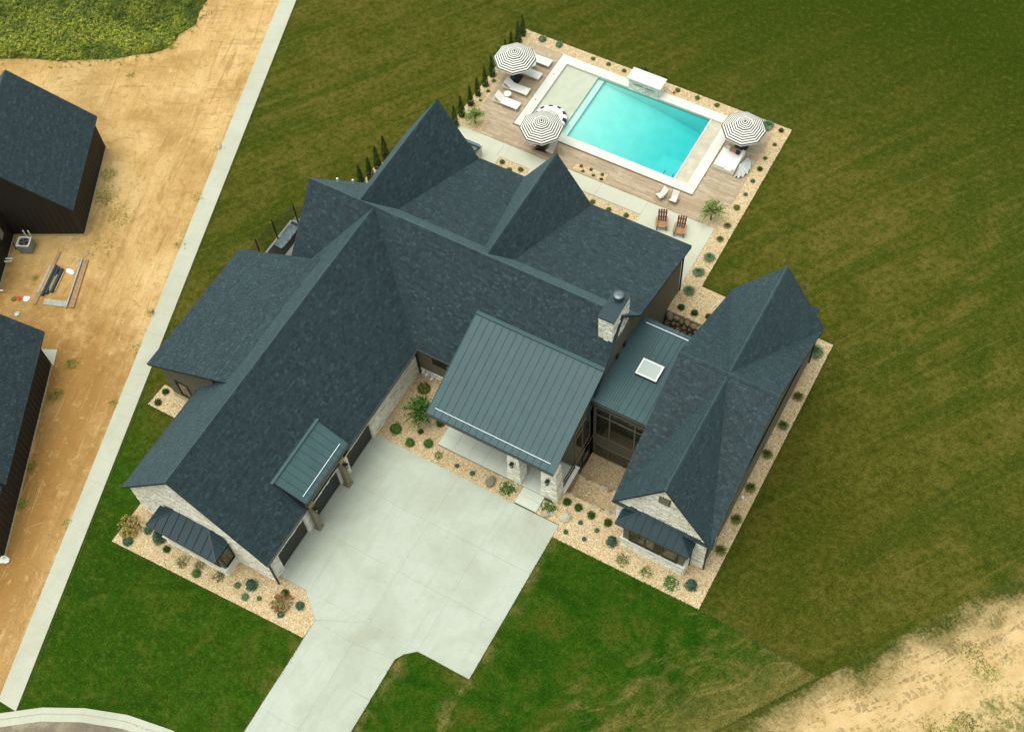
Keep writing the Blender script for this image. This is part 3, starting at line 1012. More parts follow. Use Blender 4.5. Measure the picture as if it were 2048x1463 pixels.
# sloping floor, shallow at the ledge and deep at the far end
sh.quad((-1.37, PY0, -0.62), (3.0, PY0, -1.15), (3.0, PY1, -1.15), (-1.37, PY1, -0.62))
sh.quad((3.0, PY0, -1.15), (7.5, PY0, -2.15), (7.5, PY1, -2.15), (3.0, PY1, -1.15))
build(sh, 'pool_shell', MAT['plaster'], pool)
build(MB().box(PX0, -1.86, PY0, PY1, -1.6, -0.125), 'shallow_ledge', MAT['shelf'], pool)
build(MB().box(-1.86, -1.37, PY0, PY1, -1.6, -0.34), 'pool_step', MAT['plaster'], pool)
build(MB().box(5.3, 7.5, PY0, 41.9, -2.2, -1.62), 'pool_bench', MAT['plaster'], pool)
tb = MB()
for (x0, x1, y0, y1) in ((PX0, 7.5, PY0, PY0 + 0.012), (PX0, 7.5, PY1 - 0.012, PY1), (PX0, PX0 + 0.012, PY0 + 0.012, PY1 - 0.012)):
    tb.box(x0, x1, y0, y1, -0.30, -0.066)
build(tb, 'tile_band', MAT['tile'], pool)
build(MB().box(7.5, 7.62, PY0, PY1, -2.3, -0.01), 'weir_wall', MAT['coping'], pool)
build(MB().box(7.62, PX1, PY0, PY1, -0.5, -0.06), 'cover_box_lid', MAT['cover_lid'], pool)
wt = MB().box(PX0 + 0.002, 7.498, PY0 + 0.002, PY1 - 0.002, -2.5, WL)
build(wt, 'water', MAT['water'], pool)
for x in (6.15, 6.85):
    build(MB().box(x, x + 0.05, 39.7, 40.6, -1.62, -1.59), 'floor_drain', MAT['drain'], pool)
for (x, y) in ((-4.95, 43.9), (-4.95, 41.0)):
    build(MB().tube((x, y, 0.076), (x, y, 0.084), 0.05, 0.05, 10), 'deck_fitting', MAT['black'], pool)

# ------------------------------------------------------------------ stone veneer
STONES = {}


def veneer(parent, org, ud, nd, z0, z1, ivals, depth=0.07, hs=(0.09, 0.2), ls=(0.2, 0.62), seed=1, key=None, each=None):
    """rows of rough stones on a wall; ivals(za, zb) gives the free runs along ud"""
    random.seed(seed)
    org, ud, nd = Vector(org), Vector(ud), Vector(nd)
    z = z0
    out = STONES.setdefault(key, [])
    while z < z1 - 0.03:
        h = min(U(*hs), z1 - z)
        for (a, b) in ivals(z, z + h):
            u = a
            while u < b - 0.04:
                w = U(*ls)
                if b - u - w < 0.12:
                    w = b - u
                g = 0.013
                d = depth + U(-0.02, 0.025)
                j = lambda s=0.012: U(-s, s)
                p = [(u + g + j(), z + g + j()), (u + w - g + j(), z + g + j()), (u + w - g + j(), z + h - g + j()), (u + g + j(), z + h - g + j())]
                ce = org + ud * (u + w / 2) + Vector((0, 0, z + h / 2))
                vs = []
                for q in p:
                    vs.append(org + ud * q[0] + Vector((0, 0, q[1])) + nd * 0.005)
                for q in p:
                    s = 0.88
                    qq = (u + w / 2 + (q[0] - u - w / 2) * (1 - 0.02 / w), z + h / 2 + (q[1] - z - h / 2) * s)
                    vs.append(org + ud * qq[0] + Vector((0, 0, qq[1])) + nd * (d + j(0.01)))
                out.append((w * h * max(0.05, nd.dot((CP - ce).normalized())), vs, parent if each is None else each))
                u += w
        z += h


QF = [(4, 5, 6, 7), (0, 1, 5, 4), (1, 2, 6, 5), (2, 3, 7, 6), (3, 0, 4, 7)]


def orient(vs):
    n = (vs[5] - vs[4]).cross(vs[7] - vs[4])
    out = sum(vs[4:], Vector()) - sum(vs[:4], Vector())
    return QF if n.dot(out) > 0 else [tuple(reversed(f)) for f in QF]


def flush_stones(key, limit, parent_rest):
    L = sorted(STONES.pop(key), key=lambda s: -s[0])
    for a, vs, par in L[:limit]:
        c = sum(vs, Vector()) / 8
        mb = MB()
        mb.add([q for q in vs], orient(vs))
        build(mb, 'stone', MAT['stone_each'], par)
    if L[limit:]:
        mb = MB()
        for a, vs, par in L[limit:]:
            mb.add(vs, orient(vs))
        build(mb, 'stone', MAT['stone'], parent_rest, kind='stuff')


def cut(a, b, holes):
    runs = [(a, b)]
    for h0, h1 in holes:
        nr = []
        for p, q in runs:
            if h1 <= p or h0 >= q:
                nr.append((p, q))
            else:
                if h0 > p:
                    nr.append((p, h0))
                if h1 < q:
                    nr.append((h1, q))
        runs = nr
    return runs


# ------------------------------------------------------------------ roofs
EXPO = 0.155


def shingle_plane(S, B, a, b, c, d, th=0.16, ex=EXPO):
    """a,b along the eave, c,d above b,a"""
    a, b, c, d = (Vector(q) for q in (a, b, c, d))
    n = (c - a).cross(d - b)
    if n.z < 0:
        a, b, c, d = b, a, d, c
        n = -n
    n.normalize()
    dn = Vector((0, 0, -th))
    vs = [a, b, c, d, a + dn, b + dn, c + dn, d + dn]
    B.add(vs, [(0, 1, 2, 3), (7, 6, 5, 4), (0, 4, 5, 1), (1, 5, 6, 2), (2, 6, 7, 3), (3, 7, 4, 0)])
    L = ((d + c) / 2 - (a + b) / 2).length
    N = max(2, int(round(L / ex)))
    up = ((d + c) / 2 - (a + b) / 2) / L
    for k_ in range(N):
        t0, t1 = k_ / N, min(1.0, (k_ + 0.86) / N)
        l0, r0 = a.lerp(d, t0), b.lerp(c, t0)
        l1, r1 = a.lerp(d, t1), b.lerp(c, t1)
        W = (r0 - l0).length
        if W < 0.05:
            continue
        u0 = (r0 - l0) / W
        W1 = (r1 - l1).dot(u0)
        o1 = (l1 - l0).dot(u0)
        s = -U(0, 0.3)
        while s < W:
            w = random.choice((0.16, 0.22, 0.28, 0.34)) * U(0.85, 1.15)
            x0, x1 = max(0, s + 0.012), min(W, s + w - 0.012)
            s += w
            if x1 - x0 < 0.015:
                continue
            y0, y1 = min(max(x0, o1), o1 + W1), max(min(x1, o1 + W1), o1)
            if y1 < y0:
                y0 = y1 = (y0 + y1) / 2
            h = 0.022 + U(0, 0.016)
            over = -0.03 * up if k_ == 0 else Vector()
            drop = -U(0, 0.02) * up
            p0 = l0 + u0 * x0 + n * h + over + drop
            p1 = l0 + u0 * x1 + n * h + over + drop
            q1 = l1 + u0 * (y1 - o1) + n * 0.010
            q0 = l1 + u0 * (y0 - o1) + n * 0.010
            i = len(S.v)
            S.v += [tuple(p0), tuple(p1), tuple(q1), tuple(q0), tuple(p0 - n * h), tuple(p1 - n * h)]
            S.f += [(i, i + 1, i + 2, i + 3), (i + 4, i + 5, i + 1, i)]
            S.mi += [0, 0]


def ridge(S, p, q, s1, s2, w=0.16):
    """row of folded cap shingles along p->q; s1, s2: downhill slope vectors on both sides (unit)"""
    p, q, s1, s2 = Vector(p), Vector(q), Vector(s1).normalized(), Vector(s2).normalized()
    L = (q - p).length
    d = (q - p) / L
    n = max(1, int(L / 0.21))
    for i in range(n):
        a = p + d * (L * i / n)
        b = p + d * (L * (i + 1.1) / n)
        h0, h1 = Vector((0, 0, 0.075 + U(0, .008))), Vector((0, 0, 0.055))
        vs = [a + h0, b + h1, a + s1 * w + h0 * 0.8, b + s1 * w + h1 * 0.8, a + s2 * w + h0 * 0.8, b + s2 * w + h1 * 0.8]
        vs += [a + Vector((0, 0, 0.0)), a + s1 * w, a + s2 * w]
        S.add(vs, [(0, 2, 3, 1), (0, 1, 5, 4), (0, 6, 7, 2), (0, 4, 8, 6), (2, 7, 7, 3)[:3] + (3,), ] if False else [(0, 2, 3, 1), (0, 1, 5, 4), (0, 6, 7, 2), (0, 4, 8, 6)])


def roof(parent, label, planes, ridges=(), mat='shingle', th=0.16):
    S, B, K = MB(), MB(), MB()
    for pl in planes:
        shingle_plane(S, B, *pl, th=th)
    for rr in ridges:
        ridge(K, *rr)
    o = build(B, 'roof', MAT['underlay'], parent, label=label)
    s = S.build('shingle', MAT[mat], o, kind='stuff')
    s.matrix_parent_inverse = o.matrix_parent_inverse.inverted() if False else Matrix()
    if K.v:
        K.build('ridge_cap', MAT[mat], o, kind='stuff')
    return o


def metal_roof(parent, label, a, b, c, d, n, mat='metal', rib=0.045, widths=None, th=0.14):
    """standing-seam roof: a,b along the low edge, c,d above b,a; n panels between seams running up the slope"""
    a, b, c, d = (Vector(q) for q in (a, b, c, d))
    nn = (c - a).cross(d - b)
    if nn.z < 0:
        a, b, c, d = b, a, d, c
        nn = -nn
        if widths:
            widths = widths[::-1]
    nn.normalize()
    B = MB()
    dn = Vector((0, 0, -th))
    B.add([a, b, c, d, a + dn, b + dn, c + dn, d + dn], [(0, 1, 2, 3), (7, 6, 5, 4), (0, 4, 5, 1), (1, 5, 6, 2), (2, 6, 7, 3), (3, 7, 4, 0)])
    o = build(B, 'metal_roof', MAT['trim'], parent, label=label)
    ts = [0.0]
    if widths:
        s = sum(widths)
        for w in widths:
            ts.append(ts[-1] + w / s)
    else:
        ts = [i / n for i in range(n + 1)]
    for i in range(len(ts) - 1):
        t0, t1 = ts[i], ts[i + 1]
        p0, p1, q1, q0 = a.lerp(b, t0), a.lerp(b, t1), d.lerp(c, t1), d.lerp(c, t0)
        mb = MB()
        e = nn * 0.012
        mb.add([p0 + e, p1 + e, q1 + e, q0 + e, p0, p1, q1, q0], [(0, 1, 2, 3), (4, 5, 1, 0), (5, 6, 2, 1), (6, 7, 3, 2), (7, 4, 0, 3)])
        if (p0 - q0).length > 0.05:
            mb.bar(p0 + nn * (0.01 + rib / 2), q0 + nn * (0.01 + rib / 2), 0.03, rib, up=nn)
        mb.build('roof_panel', MAT[mat], o)
    if (b - c).length > 0.05:
        MB().bar(b + nn * 0.03, c + nn * 0.03, 0.05, 0.05, up=nn).build('edge_trim', MAT[mat], o)
    return o


def window(parent, org, ud, nd, w, h, xs=(), zs=(), fw=0.06, label=None, frame='frame', dp=0.07):
    """framed window standing proud of its wall; xs, zs: positions of mullions and transoms"""
    org, ud, nd = Vector(org), Vector(ud), Vector(nd)
    zz = Vector((0, 0, 1))
    F = MB()

    def brick(u0, u1, z0, z1, d0, d1, mb):
        vs = []
        for d in (d0, d1):
            for (u, z) in ((u0, z0), (u1, z0), (u1, z1), (u0, z1)):
                vs.append(org + ud * u + zz * z + nd * d)
        fl = [(0, 3, 2, 1), (4, 5, 6, 7), (0, 1, 5, 4), (1, 2, 6, 5), (2, 3, 7, 6), (3, 0, 4, 7)]
        if ud.cross(zz).dot(nd) < 0:
            fl = [tuple(reversed(f)) for f in fl]
        mb.add(vs, fl)
    us = [0.0] + list(xs) + [w]
    zs_ = [0.0] + list(zs) + [h]
    brick(0, w, 0, fw, -0.03, dp, F)
    brick(0, w, h - fw, h, -0.03, dp, F)
    brick(0, fw, fw, h - fw, -0.03, dp, F)
    brick(w - fw, w, fw, h - fw, -0.03, dp, F)
    for u in xs:
        brick(u - 0.045, u + 0.045, fw, h - fw, -0.03, dp + 0.012, F)
    for z in zs:
        brick(fw, w - fw, z - 0.035, z + 0.035, -0.03, dp + 0.006, F)
    o = build(F, 'window', MAT[frame], parent, label=label)
    for i in range(len(us) - 1):
        for j in range(len(zs_) - 1):
            P = MB()
            brick(us[i] + 0.03, us[i + 1] - 0.03, zs_[j] + 0.03, zs_[j + 1] - 0.03, -0.02, 0.016, P)
            P.build('pane', MAT['glass'], o)
    return o


# ------------------------------------------------------------------ the house
house = empty('house', 'large dark-roofed farmhouse with cream stone gables, in the middle of the plot', 'house', (0, 0, 0))
HS = []


def wall(mb, label=None, mat='stucco'):
    return build(mb, 'wall', MAT[mat], house, label=label)


def z_a(x):
    return 9.39 - abs(x + 5.3) * 1.108


def z_c(y):
    return 9.39 - abs(y - 21.28) * 1.2


# garage wing body
pa = [(-10.35, 0.0, -0.3), (-0.5, 0.0, -0.3), (-0.5, 0.0, z_a(-0.5) - 0.2), (-5.3, 0.0, 9.15), (-10.35, 0.0, z_a(-10.35) - 0.2)]
w_garage = wall(MB().prism(pa, (0, 18, 0)), 'cream stone clad wall of the garage wing', 'mortar')
# low side wing
zb = lambda x: 3.72 + 0.4876 * (x + 14.5)
pb = [(-13.75, 7.5, -0.3), (-9.0, 7.5, -0.3), (-9.0, 7.5, zb(-9.0) - 0.2), (-13.75, 7.5, zb(-13.75) - 0.2)]
w_side = wall(MB().prism(pb, (0, 9.6, 0)), 'taupe boarded wall of the low side wing')
MB_ = MB().box(-13.78, -10.3, 7.46, 7.5, -0.1, 0.42)
wall(MB_, 'pale plinth under the side wing', 'found')
# main block
pc = [(-9.9, 16.7, -2.6), (-9.9, 25.9, -2.6), (-9.9, 25.9, z_c(25.9) - 0.2), (-9.9, 21.28, 9.15), (-9.9, 16.7, z_c(16.7) - 0.2)]
w_main = wall(MB().prism(pc, (21.9, 0, 0)), 'taupe boarded wall of the main block')
zk = lambda y: 7.20 - (y - 23.1) * 0.2987
pe = [(-6.0, 24.5, -2.6), (-6.0, 30.35, -2.6), (-6.0, 30.35, zk(30.35) - 0.2), (-6.0, 23.1, 7.0), (-6.0, 22.6, 7.0)]
wall(MB().prism(pe, (18.02, 0, 0)))
for (xc, w_, zr) in ((-6.4, 2.83, 9.36), (2.55, 2.56, 8.77)):
    q = (zr - 4.93) / w_
    wall(MB().prism([(xc - w_ + 0.3, 24.0, -0.3), (xc + w_ - 0.3, 24.0, -0.3), (xc + w_ - 0.3, 24.0, 4.93 + q * 0.3 - 0.2), (xc, 24.0, zr - 0.25), (xc - w_ + 0.3, 24.0, 4.93 + q * 0.3 - 0.2)],
                    (0, 6.4, 0)), 'rear gable wall')
# entry room under the metal roof, beside the court
wall(MB().prism([(3.6, 15.2, -2.6), (3.6, 17.9, -2.6), (3.6, 17.9, 6.0), (3.6, 15.2, 4.95)], (8.4, 0, 0)), 'taupe entry wall beside the sunken court')
# link between main block and right wing
wall(MB().box(12.03, 16.15, 17.8, 24.3, -2.6, 4.84), 'taupe two-storey wall of the glazed link')
# right wing
EX0, EX1, EY0, EY1 = 15.88, 22.22, 12.73, 29.66
zE = lambda y: 8.52 - abs(y - 21.05) * 0.566
zF = lambda x: 8.43 - abs(x - 19.05) * 1.479
w_wing = wall(MB().prism([(16.15, 12.98, -2.6), (16.15, 29.35, -2.6), (16.15, 29.35, zE(29.35) - 0.22), (16.15, 21.05, 8.25), (16.15, 12.98, zE(12.98) - 0.22)], (5.8, 0, 0)),
              'taupe boarded wall of the right wing')
w_gab = wall(MB().prism([(16.15, 12.975, 3.2), (21.95, 12.975, 3.2), (21.95, 12.975, zF(21.95) - 0.2), (19.05, 12.975, 8.2), (16.15, 12.975, zF(16.15) - 0.2)], (0, 16.38, 0)),
             'cream stone front gable of the right wing', 'mortar')
wall(MB().box(16.148, 21.952, 12.95, 12.978, -0.2, 3.3), 'cream stone front wall of the right wing', 'mortar')

# ---- shingled roofs
roof(house, 'steep dark shingled gable roof over the garage wing', [
    ((0.05, -0.32, 3.46), (0.05, 21.0, 3.46), (-5.3, 21.2, 9.39), (-5.3, -0.32, 9.39)),
    ((-10.65, -0.32, 3.46), (-10.65, 17.35, 3.46), (-5.3, 21.25, 9.39), (-5.3, -0.32, 9.39))],
    [((-5.3, -0.32, 9.39), (-5.3, 21.2, 9.39), (1, 0, -1.1), (-1, 0, -1.1))])
roof(house, 'shallow dark shingled roof over the low side wing', [((-14.5, 7.25, 3.72), (-14.5, 17.4, 3.72), (-7.2, 17.4, 7.29), (-7.2, 7.25, 7.29))])
roof(house, 'long dark shingled main roof with a shallow rear slope', [
    ((-10.24, 16.4, 3.53), (12.15, 16.4, 3.53), (12.15, 21.28, 9.39), (-10.24, 21.28, 9.39)),
    ((-10.24, 26.2, 3.48), (-6.0, 26.2, 3.48), (-6.0, 21.28, 9.39), (-10.24, 21.28, 9.39)),
    ((-6.0, 23.1, 7.20), (12.43, 23.1, 7.20), (12.15, 21.28, 9.39), (-6.0, 21.28, 9.39)),
    ((-6.4, 30.7, 4.93), (12.43, 30.7, 4.93), (12.43, 23.05, 7.215), (-6.4, 23.05, 7.215))],
    [((-10.24, 21.28, 9.39), (12.15, 21.28, 9.39), (0, 1, -1.2), (0, -1, -1.2))])
for (xc, w_, zr, y0, lab) in ((-6.4, 2.83, 9.36, 21.5, 'tall steep rear gable roof, nearer the side lawn'), (2.55, 2.56, 8.77, 21.6, 'tall steep rear gable roof, nearer the pool umbrella with chairs')):
    roof(house, lab, [((xc + w_, y0, 4.93), (xc + w_, 30.75, 4.93), (xc, 30.75, zr), (xc, y0, zr)),
                      ((xc - w_, y0, 4.93), (xc - w_, 30.75, 4.93), (xc, 30.75, zr), (xc, y0, zr))],
         [((xc, y0, zr), (xc, 30.75, zr), (1, 0, -zr / 5.6), (-1, 0, -zr / 5.6))])
m0 = 19.05
roof(house, 'dark shingled cross-gabled roof over the right wing', [
    ((EX0, EY0, zE(EY0)), (EX1, EY0, zE(EY0)), (EX1, 21.05, 8.52), (EX0, 21.05, 8.52)),
    ((EX0, EY1, zE(EY1)), (EX1, EY1, zE(EY1)), (EX1, 21.05, 8.52), (EX0, 21.05, 8.52)),
    ((EX0, EY0, 3.74), (EX0, EY0 + 0.6, 3.74), (m0, 21.0, 8.43), (m0, EY0, 8.43)),
    ((EX1, EY0, 3.74), (EX1, EY0 + 0.6, 3.74), (m0, 21.0, 8.43), (m0, EY0, 8.43)),
    ((EX0, EY1, 3.74), (EX0, EY1 - 0.6, 3.74), (m0, 21.1, 8.43), (m0, EY1, 8.43)),
    ((EX1, EY1, 3.74), (EX1, EY1 - 0.6, 3.74), (m0, 21.1, 8.43), (m0, EY1, 8.43))],
    [((EX0, 21.05, 8.52), (EX1, 21.05, 8.52), (0, 1, -.57), (0, -1, -.57)),
     ((m0, EY0, 8.43), (m0, 20.95, 8.43), (1, 0, -1.48), (-1, 0, -1.48)),
     ((m0, 21.15, 8.43), (m0, EY1, 8.43), (1, 0, -1.48), (-1, 0, -1.48))])

# ---- metal roofs
o = metal_roof(house, 'grey standing-seam roof over the front porch', (3.27, 12.45, 4.2), (12.13, 12.45, 4.2), (12.13, 18.95, 6.65), (3.27, 18.95, 6.65), 18)
MB().bar((3.27, 18.93, 6.70), (12.13, 18.93, 6.70), 0.28, 0.07).build('ridge_flashing', MAT['metal'], o)
sb = MB().bar((3.68, 12.88, 4.44), (11.72, 12.88, 4.44), 0.032, 0.04)
for i in range(18):
    x = 3.27 + 8.86 * (i + 0.5) / 18
    if 3.75 < x < 11.75:
        sb.bar((x, 12.88, 4.35), (x, 12.88, 4.44), 0.025)
sb.build('snow_guard', MAT['bar'], o)
o = metal_roof(house, 'small grey standing-seam roof over the middle garage door', (0.28, 3.75, 4.55), (0.28, 8.25, 4.55), (-1.80, 8.30, 5.52), (-1.80, 3.70, 5.52), 9)
MB().bar((-1.80, 3.55, 5.57), (-1.80, 8.45, 5.57), 0.24, 0.08).build('ridge_flashing', MAT['metal'], o)
MB().bar((-0.02, 4.0, 4.76), (-0.02, 7.95, 4.76), 0.032, 0.04).build('snow_guard', MAT['bar'], o)
MB().prism([(-1.8, 3.72, 5.38), (0.2, 3.72, 4.42), (0.2, 3.72, 3.9), (-0.3, 3.72, 3.7)], (0, 4.56, 0)).build('side_cheek', MAT['trim'], o)
wl = [0.17] * 10 + [0.44] * 6  # narrow panels by the main wall imitate reflected seams
o = metal_roof(house, 'flat standing-seam roof over the glazed link', (12.03, 17.5, 5.12), (16.3, 17.5, 5.12), (16.3, 24.45, 4.98), (12.03, 24.45, 4.98), 0, 'metal', widths=wl)
MB().bar((12.45, 24.05, 5.08), (16.2, 24.05, 5.08), 0.045, 0.06).build('snow_guard', MAT['bar'], o)
sk = build(MB().box(13.50, 14.92, 20.36, 21.56, 5.0, 5.26), 'skylight', MAT['trim'], house)
MB().box(13.5, 14.92, 20.36, 20.46, 5.26, 5.30).box(13.5, 14.92, 21.46, 21.56, 5.26, 5.30).box(13.5, 13.6, 20.46, 21.46, 5.26, 5.30).box(14.82, 14.92, 20.46, 21.46, 5.26, 5.30).build('skylight_frame', MAT['pvc'], sk)
k = NT('skylight_glass')
k.color((0.42, 0.50, 0.49))
MAT['skyglass'] = k.rough(0.08, 0.8)
MB().box(13.6, 14.82, 20.46, 21.46, 5.25, 5.275).build('pane', MAT['skyglass'], sk)


def bay_roof(label, x0, x1, y0, yw, ze, zr, n, ins):
    """hipped metal roof of a bay: eave at y0, running back to the wall at yw"""
    B = MB()
    B.add([(x0, y0, ze), (x1, y0, ze), (x1 - ins, yw, zr), (x0 + ins, yw, zr), (x0, yw, ze), (x1, yw, ze)] + [(x0, y0, ze - .12), (x1, y0, ze - .12), (x1, yw, ze - .12), (x0, yw, ze - .12)],
          [(0, 1, 2, 3), (0, 3, 4), (1, 5, 2), (0, 6, 7, 1), (0, 4, 9, 6), (1, 7, 8, 5), (6, 9, 8, 7)])
    o = build(B, 'metal_roof', MAT['trim'], house, label=label)
    tt = lambda x: max(0.0, min(1.0, (x - x0) / ins, (x1 - x) / ins))
    nn = Vector((0, -(zr - ze), (yw - y0))).normalized()
    at = lambda x, t: Vector((x, y0 + (yw - y0) * t, ze + (zr - ze) * t)) + nn * 0.012
    xs_ = [x0 + (x1 - x0) * i / n for i in range(n + 1)]
    for xa, xb in zip(xs_, xs_[1:]):
        mb = MB()
        pts = [at(xa, 0), at(xb, 0), at(xb, tt(xb))]
        for xk in (x1 - ins, x0 + ins):
            if xa < xk < xb:
                pts.append(at(xk, 1))
        pts.append(at(xa, tt(xa)))
        if (pts[-1] - pts[0]).length < 1e-4:
            pts.pop()
        if (pts[2] - pts[1]).length < 1e-4:
            pts.pop(2)
        mb.quad(*pts)
        if tt(xa) > 0.03:
            mb.bar(at(xa, 0) + nn * .03, at(xa, tt(xa)) + nn * .03, 0.03, 0.045, up=nn)
        mb.build('roof_panel', MAT['metal2'], o)
    L, Rr = MB(), MB()
    for S_, xa, xb in ((L, x0, x0 + ins), (Rr, x1, x1 - ins)):
        e = Vector((0, 0, 0.012))
        a, b, c = Vector((xa, y0, ze)), Vector((xa, yw, ze)), Vector((xb, yw, zr))
        S_.add([a + e, b + e, c + e, a - e * 8, b - e * 8], [(0, 1, 2) if xa == x0 and False else (0, 1, 2), (0, 3, 4, 1)])
        for i in range(1, 5):
            t = i / 5
            p = a.lerp(b, t)
            q = Vector((xa + (xb - xa) * t, p.y, ze + (zr - ze) * t))
            S_.bar(p + e * 2.5, q + e * 2.5, 0.03, 0.04)
        S_.bar(a + e * 2, c + e * 2, 0.10, 0.03)
        S_.build('hip_panel', MAT['metal2'], o)
    MB().bar((x0, y0 - 0.03, ze - 0.05), (x1, y0 - 0.03, ze - 0.05), 0.10, 0.10).build('gutter', MAT['trim'], o)
    return o


bay_roof('hipped charcoal metal roof of the bay window on the garage gable', -8.15, -2.98, -1.45, -0.06, 2.95, 3.62, 9, 1.35)
bay_roof('hipped charcoal metal roof of the bay window on the right wing', 16.55, 21.28, 11.86, 12.93, 3.2, 3.95, 9, 1.2)
metal_roof(house, 'small metal roof of a rear bay on the right wing', (19.9, 31.45, 2.9), (21.35, 31.45, 2.9), (21.35, 29.3, 3.9), (19.9, 29.3, 3.9), 4, 'metal2')
wall(MB().box(20.0, 21.2, 29.3, 31.2, -0.1, 2.8))

# ---- bays under those roofs
bw = wall(MB().box(-7.75, -3.08, -1.12, 0.02, -0.1, 0.80), 'cream stone sill wall of the garage gable bay', 'mortar')
wall(MB().box(-7.7, -3.12, -1.08, 0.02, 0.80, 2.93), 'taupe bay window surround on the garage gable')
build(MB().box(-7.86, -2.98, -1.24, 0.0, 0.80, 0.90), 'window_sill', MAT['coping'], house)
window(house, (-7.45, -1.08, 0.92), (1, 0, 0), (0, -1, 0), 4.0, 1.85, (1.0, 2.0, 3.0), label='four-light window of the garage gable bay')
window(house, (-3.12, -0.98, 0.92), (0, 1, 0), (1, 0, 0), 0.85, 1.85, label='narrow side window of the garage gable bay')
bw2 = wall(MB().box(16.98, 21.05, 11.97, 12.97, -0.1, 1.15), 'cream stone sill wall of the right wing bay', 'mortar')
wall(MB().box(17.05, 21.0, 12.0, 12.97, 1.15, 3.22), 'taupe bay window surround on the right wing')
build(MB().box(16.9, 21.14, 11.86, 12.97, 1.15, 1.25), 'window_sill', MAT['coping'], house)
for x in (17.45, 18.48, 19.6):
    window(house, (x, 12.0, 1.34), (1, 0, 0), (0, -1, 0), 1.02, 1.72, label='casement window of the right wing bay')
# ---- stone veneer
def gab(xa, xb, zf, holes=()):
    def f(z0, z1):
        lo, hi = xa, xb
        while lo < hi and zf(lo) - 0.24 < z1:
            lo += 0.05
        while hi > lo and zf(hi) - 0.24 < z1:
            hi -= 0.05
        if hi - lo < 0.1:
            return []
        hs = [(h[0], h[1]) for h in holes if h[2] < z1 and h[3] > z0]
        return [(a - xa, b - xa) for a, b in cut(lo, hi, hs)]
    return f


veneer(w_garage, (-10.4, 0, 0), (1, 0, 0), (0, -1, 0), -0.05, 9.0, gab(-10.4, -0.28, z_a, [(-7.72, -3.1, -1, 3.6)]), 0.08, seed=31, key='h')
DOORS = [(0.88, 3.58), (4.62, 7.26), (8.36, 10.98)]
veneer(w_garage, (-0.5, 0, 0), (0, 1, 0), (1, 0, 0), 0.02, 3.45, lambda z0, z1: cut(-0.08, 16.7, DOORS if z0 < 2.12 else []), 0.21, seed=32, key='h')
veneer(w_gab, (16.1, 12.95, 0), (1, 0, 0), (0, -1, 0), -0.05, 8.1, gab(16.1, 22.0, zF, [(17.02, 21.02, -1, 3.9), (18.7, 19.42, 6.3, 7.12)]), 0.08, seed=33, key='h')
veneer(bw2, (16.98, 11.97, 0), (1, 0, 0), (0, -1, 0), -0.05, 1.14, lambda a, b: [(0, 4.07)], 0.07, seed=34, key='h')
veneer(bw2, (21.05, 11.9, 0), (0, 1, 0), (1, 0, 0), -0.05, 1.14, lambda a, b: [(0, 1.0)], 0.07, seed=35, key='h')
veneer(bw, (-7.75, -1.12, 0), (1, 0, 0), (0, -1, 0), -0.05, 0.79, lambda a, b: [(0, 4.67)], 0.06, seed=36, key='h')
veneer(bw, (-3.08, -1.16, 0), (0, 1, 0), (1, 0, 0), -0.05, 0.79, lambda a, b: [(0, 1.1)], 0.06, seed=37, key='h')
veneer(w_main, (-0.28, 16.7, 0), (1, 0, 0), (0, -1, 0), 0.0, 0.62, lambda a, b: [(0, 3.7)], 0.08, seed=38, key='h')
# small louvred vent high in the right wing gable
gv = build(MB().box(18.74, 19.36, 12.84, 12.97, 6.33, 7.08), 'gable_vent', MAT['stucco'], house)
for i in range(5):
    MB().box(18.80, 19.30, 12.81, 12.845, 6.40 + i * 0.13, 6.47 + i * 0.13).build('slat', MAT['post'], gv)

# ---- garage doors, posts and beam
for (a, b) in DOORS:
    d = build(MB().box(-0.52, -0.47, a, b, 0.0, 2.12), 'garage_door', MAT['door'], house)
    for i in range(4):
        MB().box(-0.47, -0.44, a + 0.01, b - 0.01, 0.05 + 0.515 * i, 0.55 + 0.515 * i).build('door_panel', MAT['door'], d)
for (y0, y1) in ((3.98, 4.34), (7.30, 7.66)):
    p_ = build(MB().box(-0.12, 0.2, y0, y1, 0.04, 4.2), 'post', MAT['post'], house)
    MB().box(-0.18, 0.26, y0 - 0.05, y1 + 0.05, 0.04, 0.28).build('post_base', MAT['post'], p_)
    MB().box(-0.16, 0.24, y0 - 0.04, y1 + 0.04, 3.45, 3.62).build('post_cap', MAT['rawwood'], p_)
build(MB().box(-0.14, 0.14, 3.9, 7.75, 3.62, 4.32), 'beam', MAT['post'], house)


def lantern(org, nd):
    org, nd = Vector(org), Vector(nd)
    o = build(MB().bar(org, org + nd * 0.10, 0.12, 0.22), 'wall_lantern', MAT['black'], house)
    c = org + nd * 0.2
    m_ = MB()
    m_.box(c.x - .12, c.x + .12, c.y - .12, c.y + .12, c.z + 0.14, c.z + 0.2)
    m_.box(c.x - .07, c.x + .07, c.y - .07, c.y + .07, c.z + 0.2, c.z + 0.25)
    m_.box(c.x - .08, c.x + .08, c.y - .08, c.y + .08, c.z - 0.28, c.z - 0.25)
    for sx in (-1, 1):
        for sy in (-1, 1):
            m_.bar((c.x + sx * .085, c.y + sy * .085, c.z + .14), (c.x + sx * .065, c.y + sy * .065, c.z - .26), 0.022)
    m_.build('lantern_cage', MAT['black'], o)
    MB().tube((c.x, c.y, c.z - 0.24), (c.x, c.y, c.z + 0.1), 0.05, 0.06, 8).build('lantern_glass', MAT['offwhite'], o)


lantern((0.2, 4.16, 3.0), (1, 0, 0))
lantern((0.2, 7.48, 3.0), (1, 0, 0))
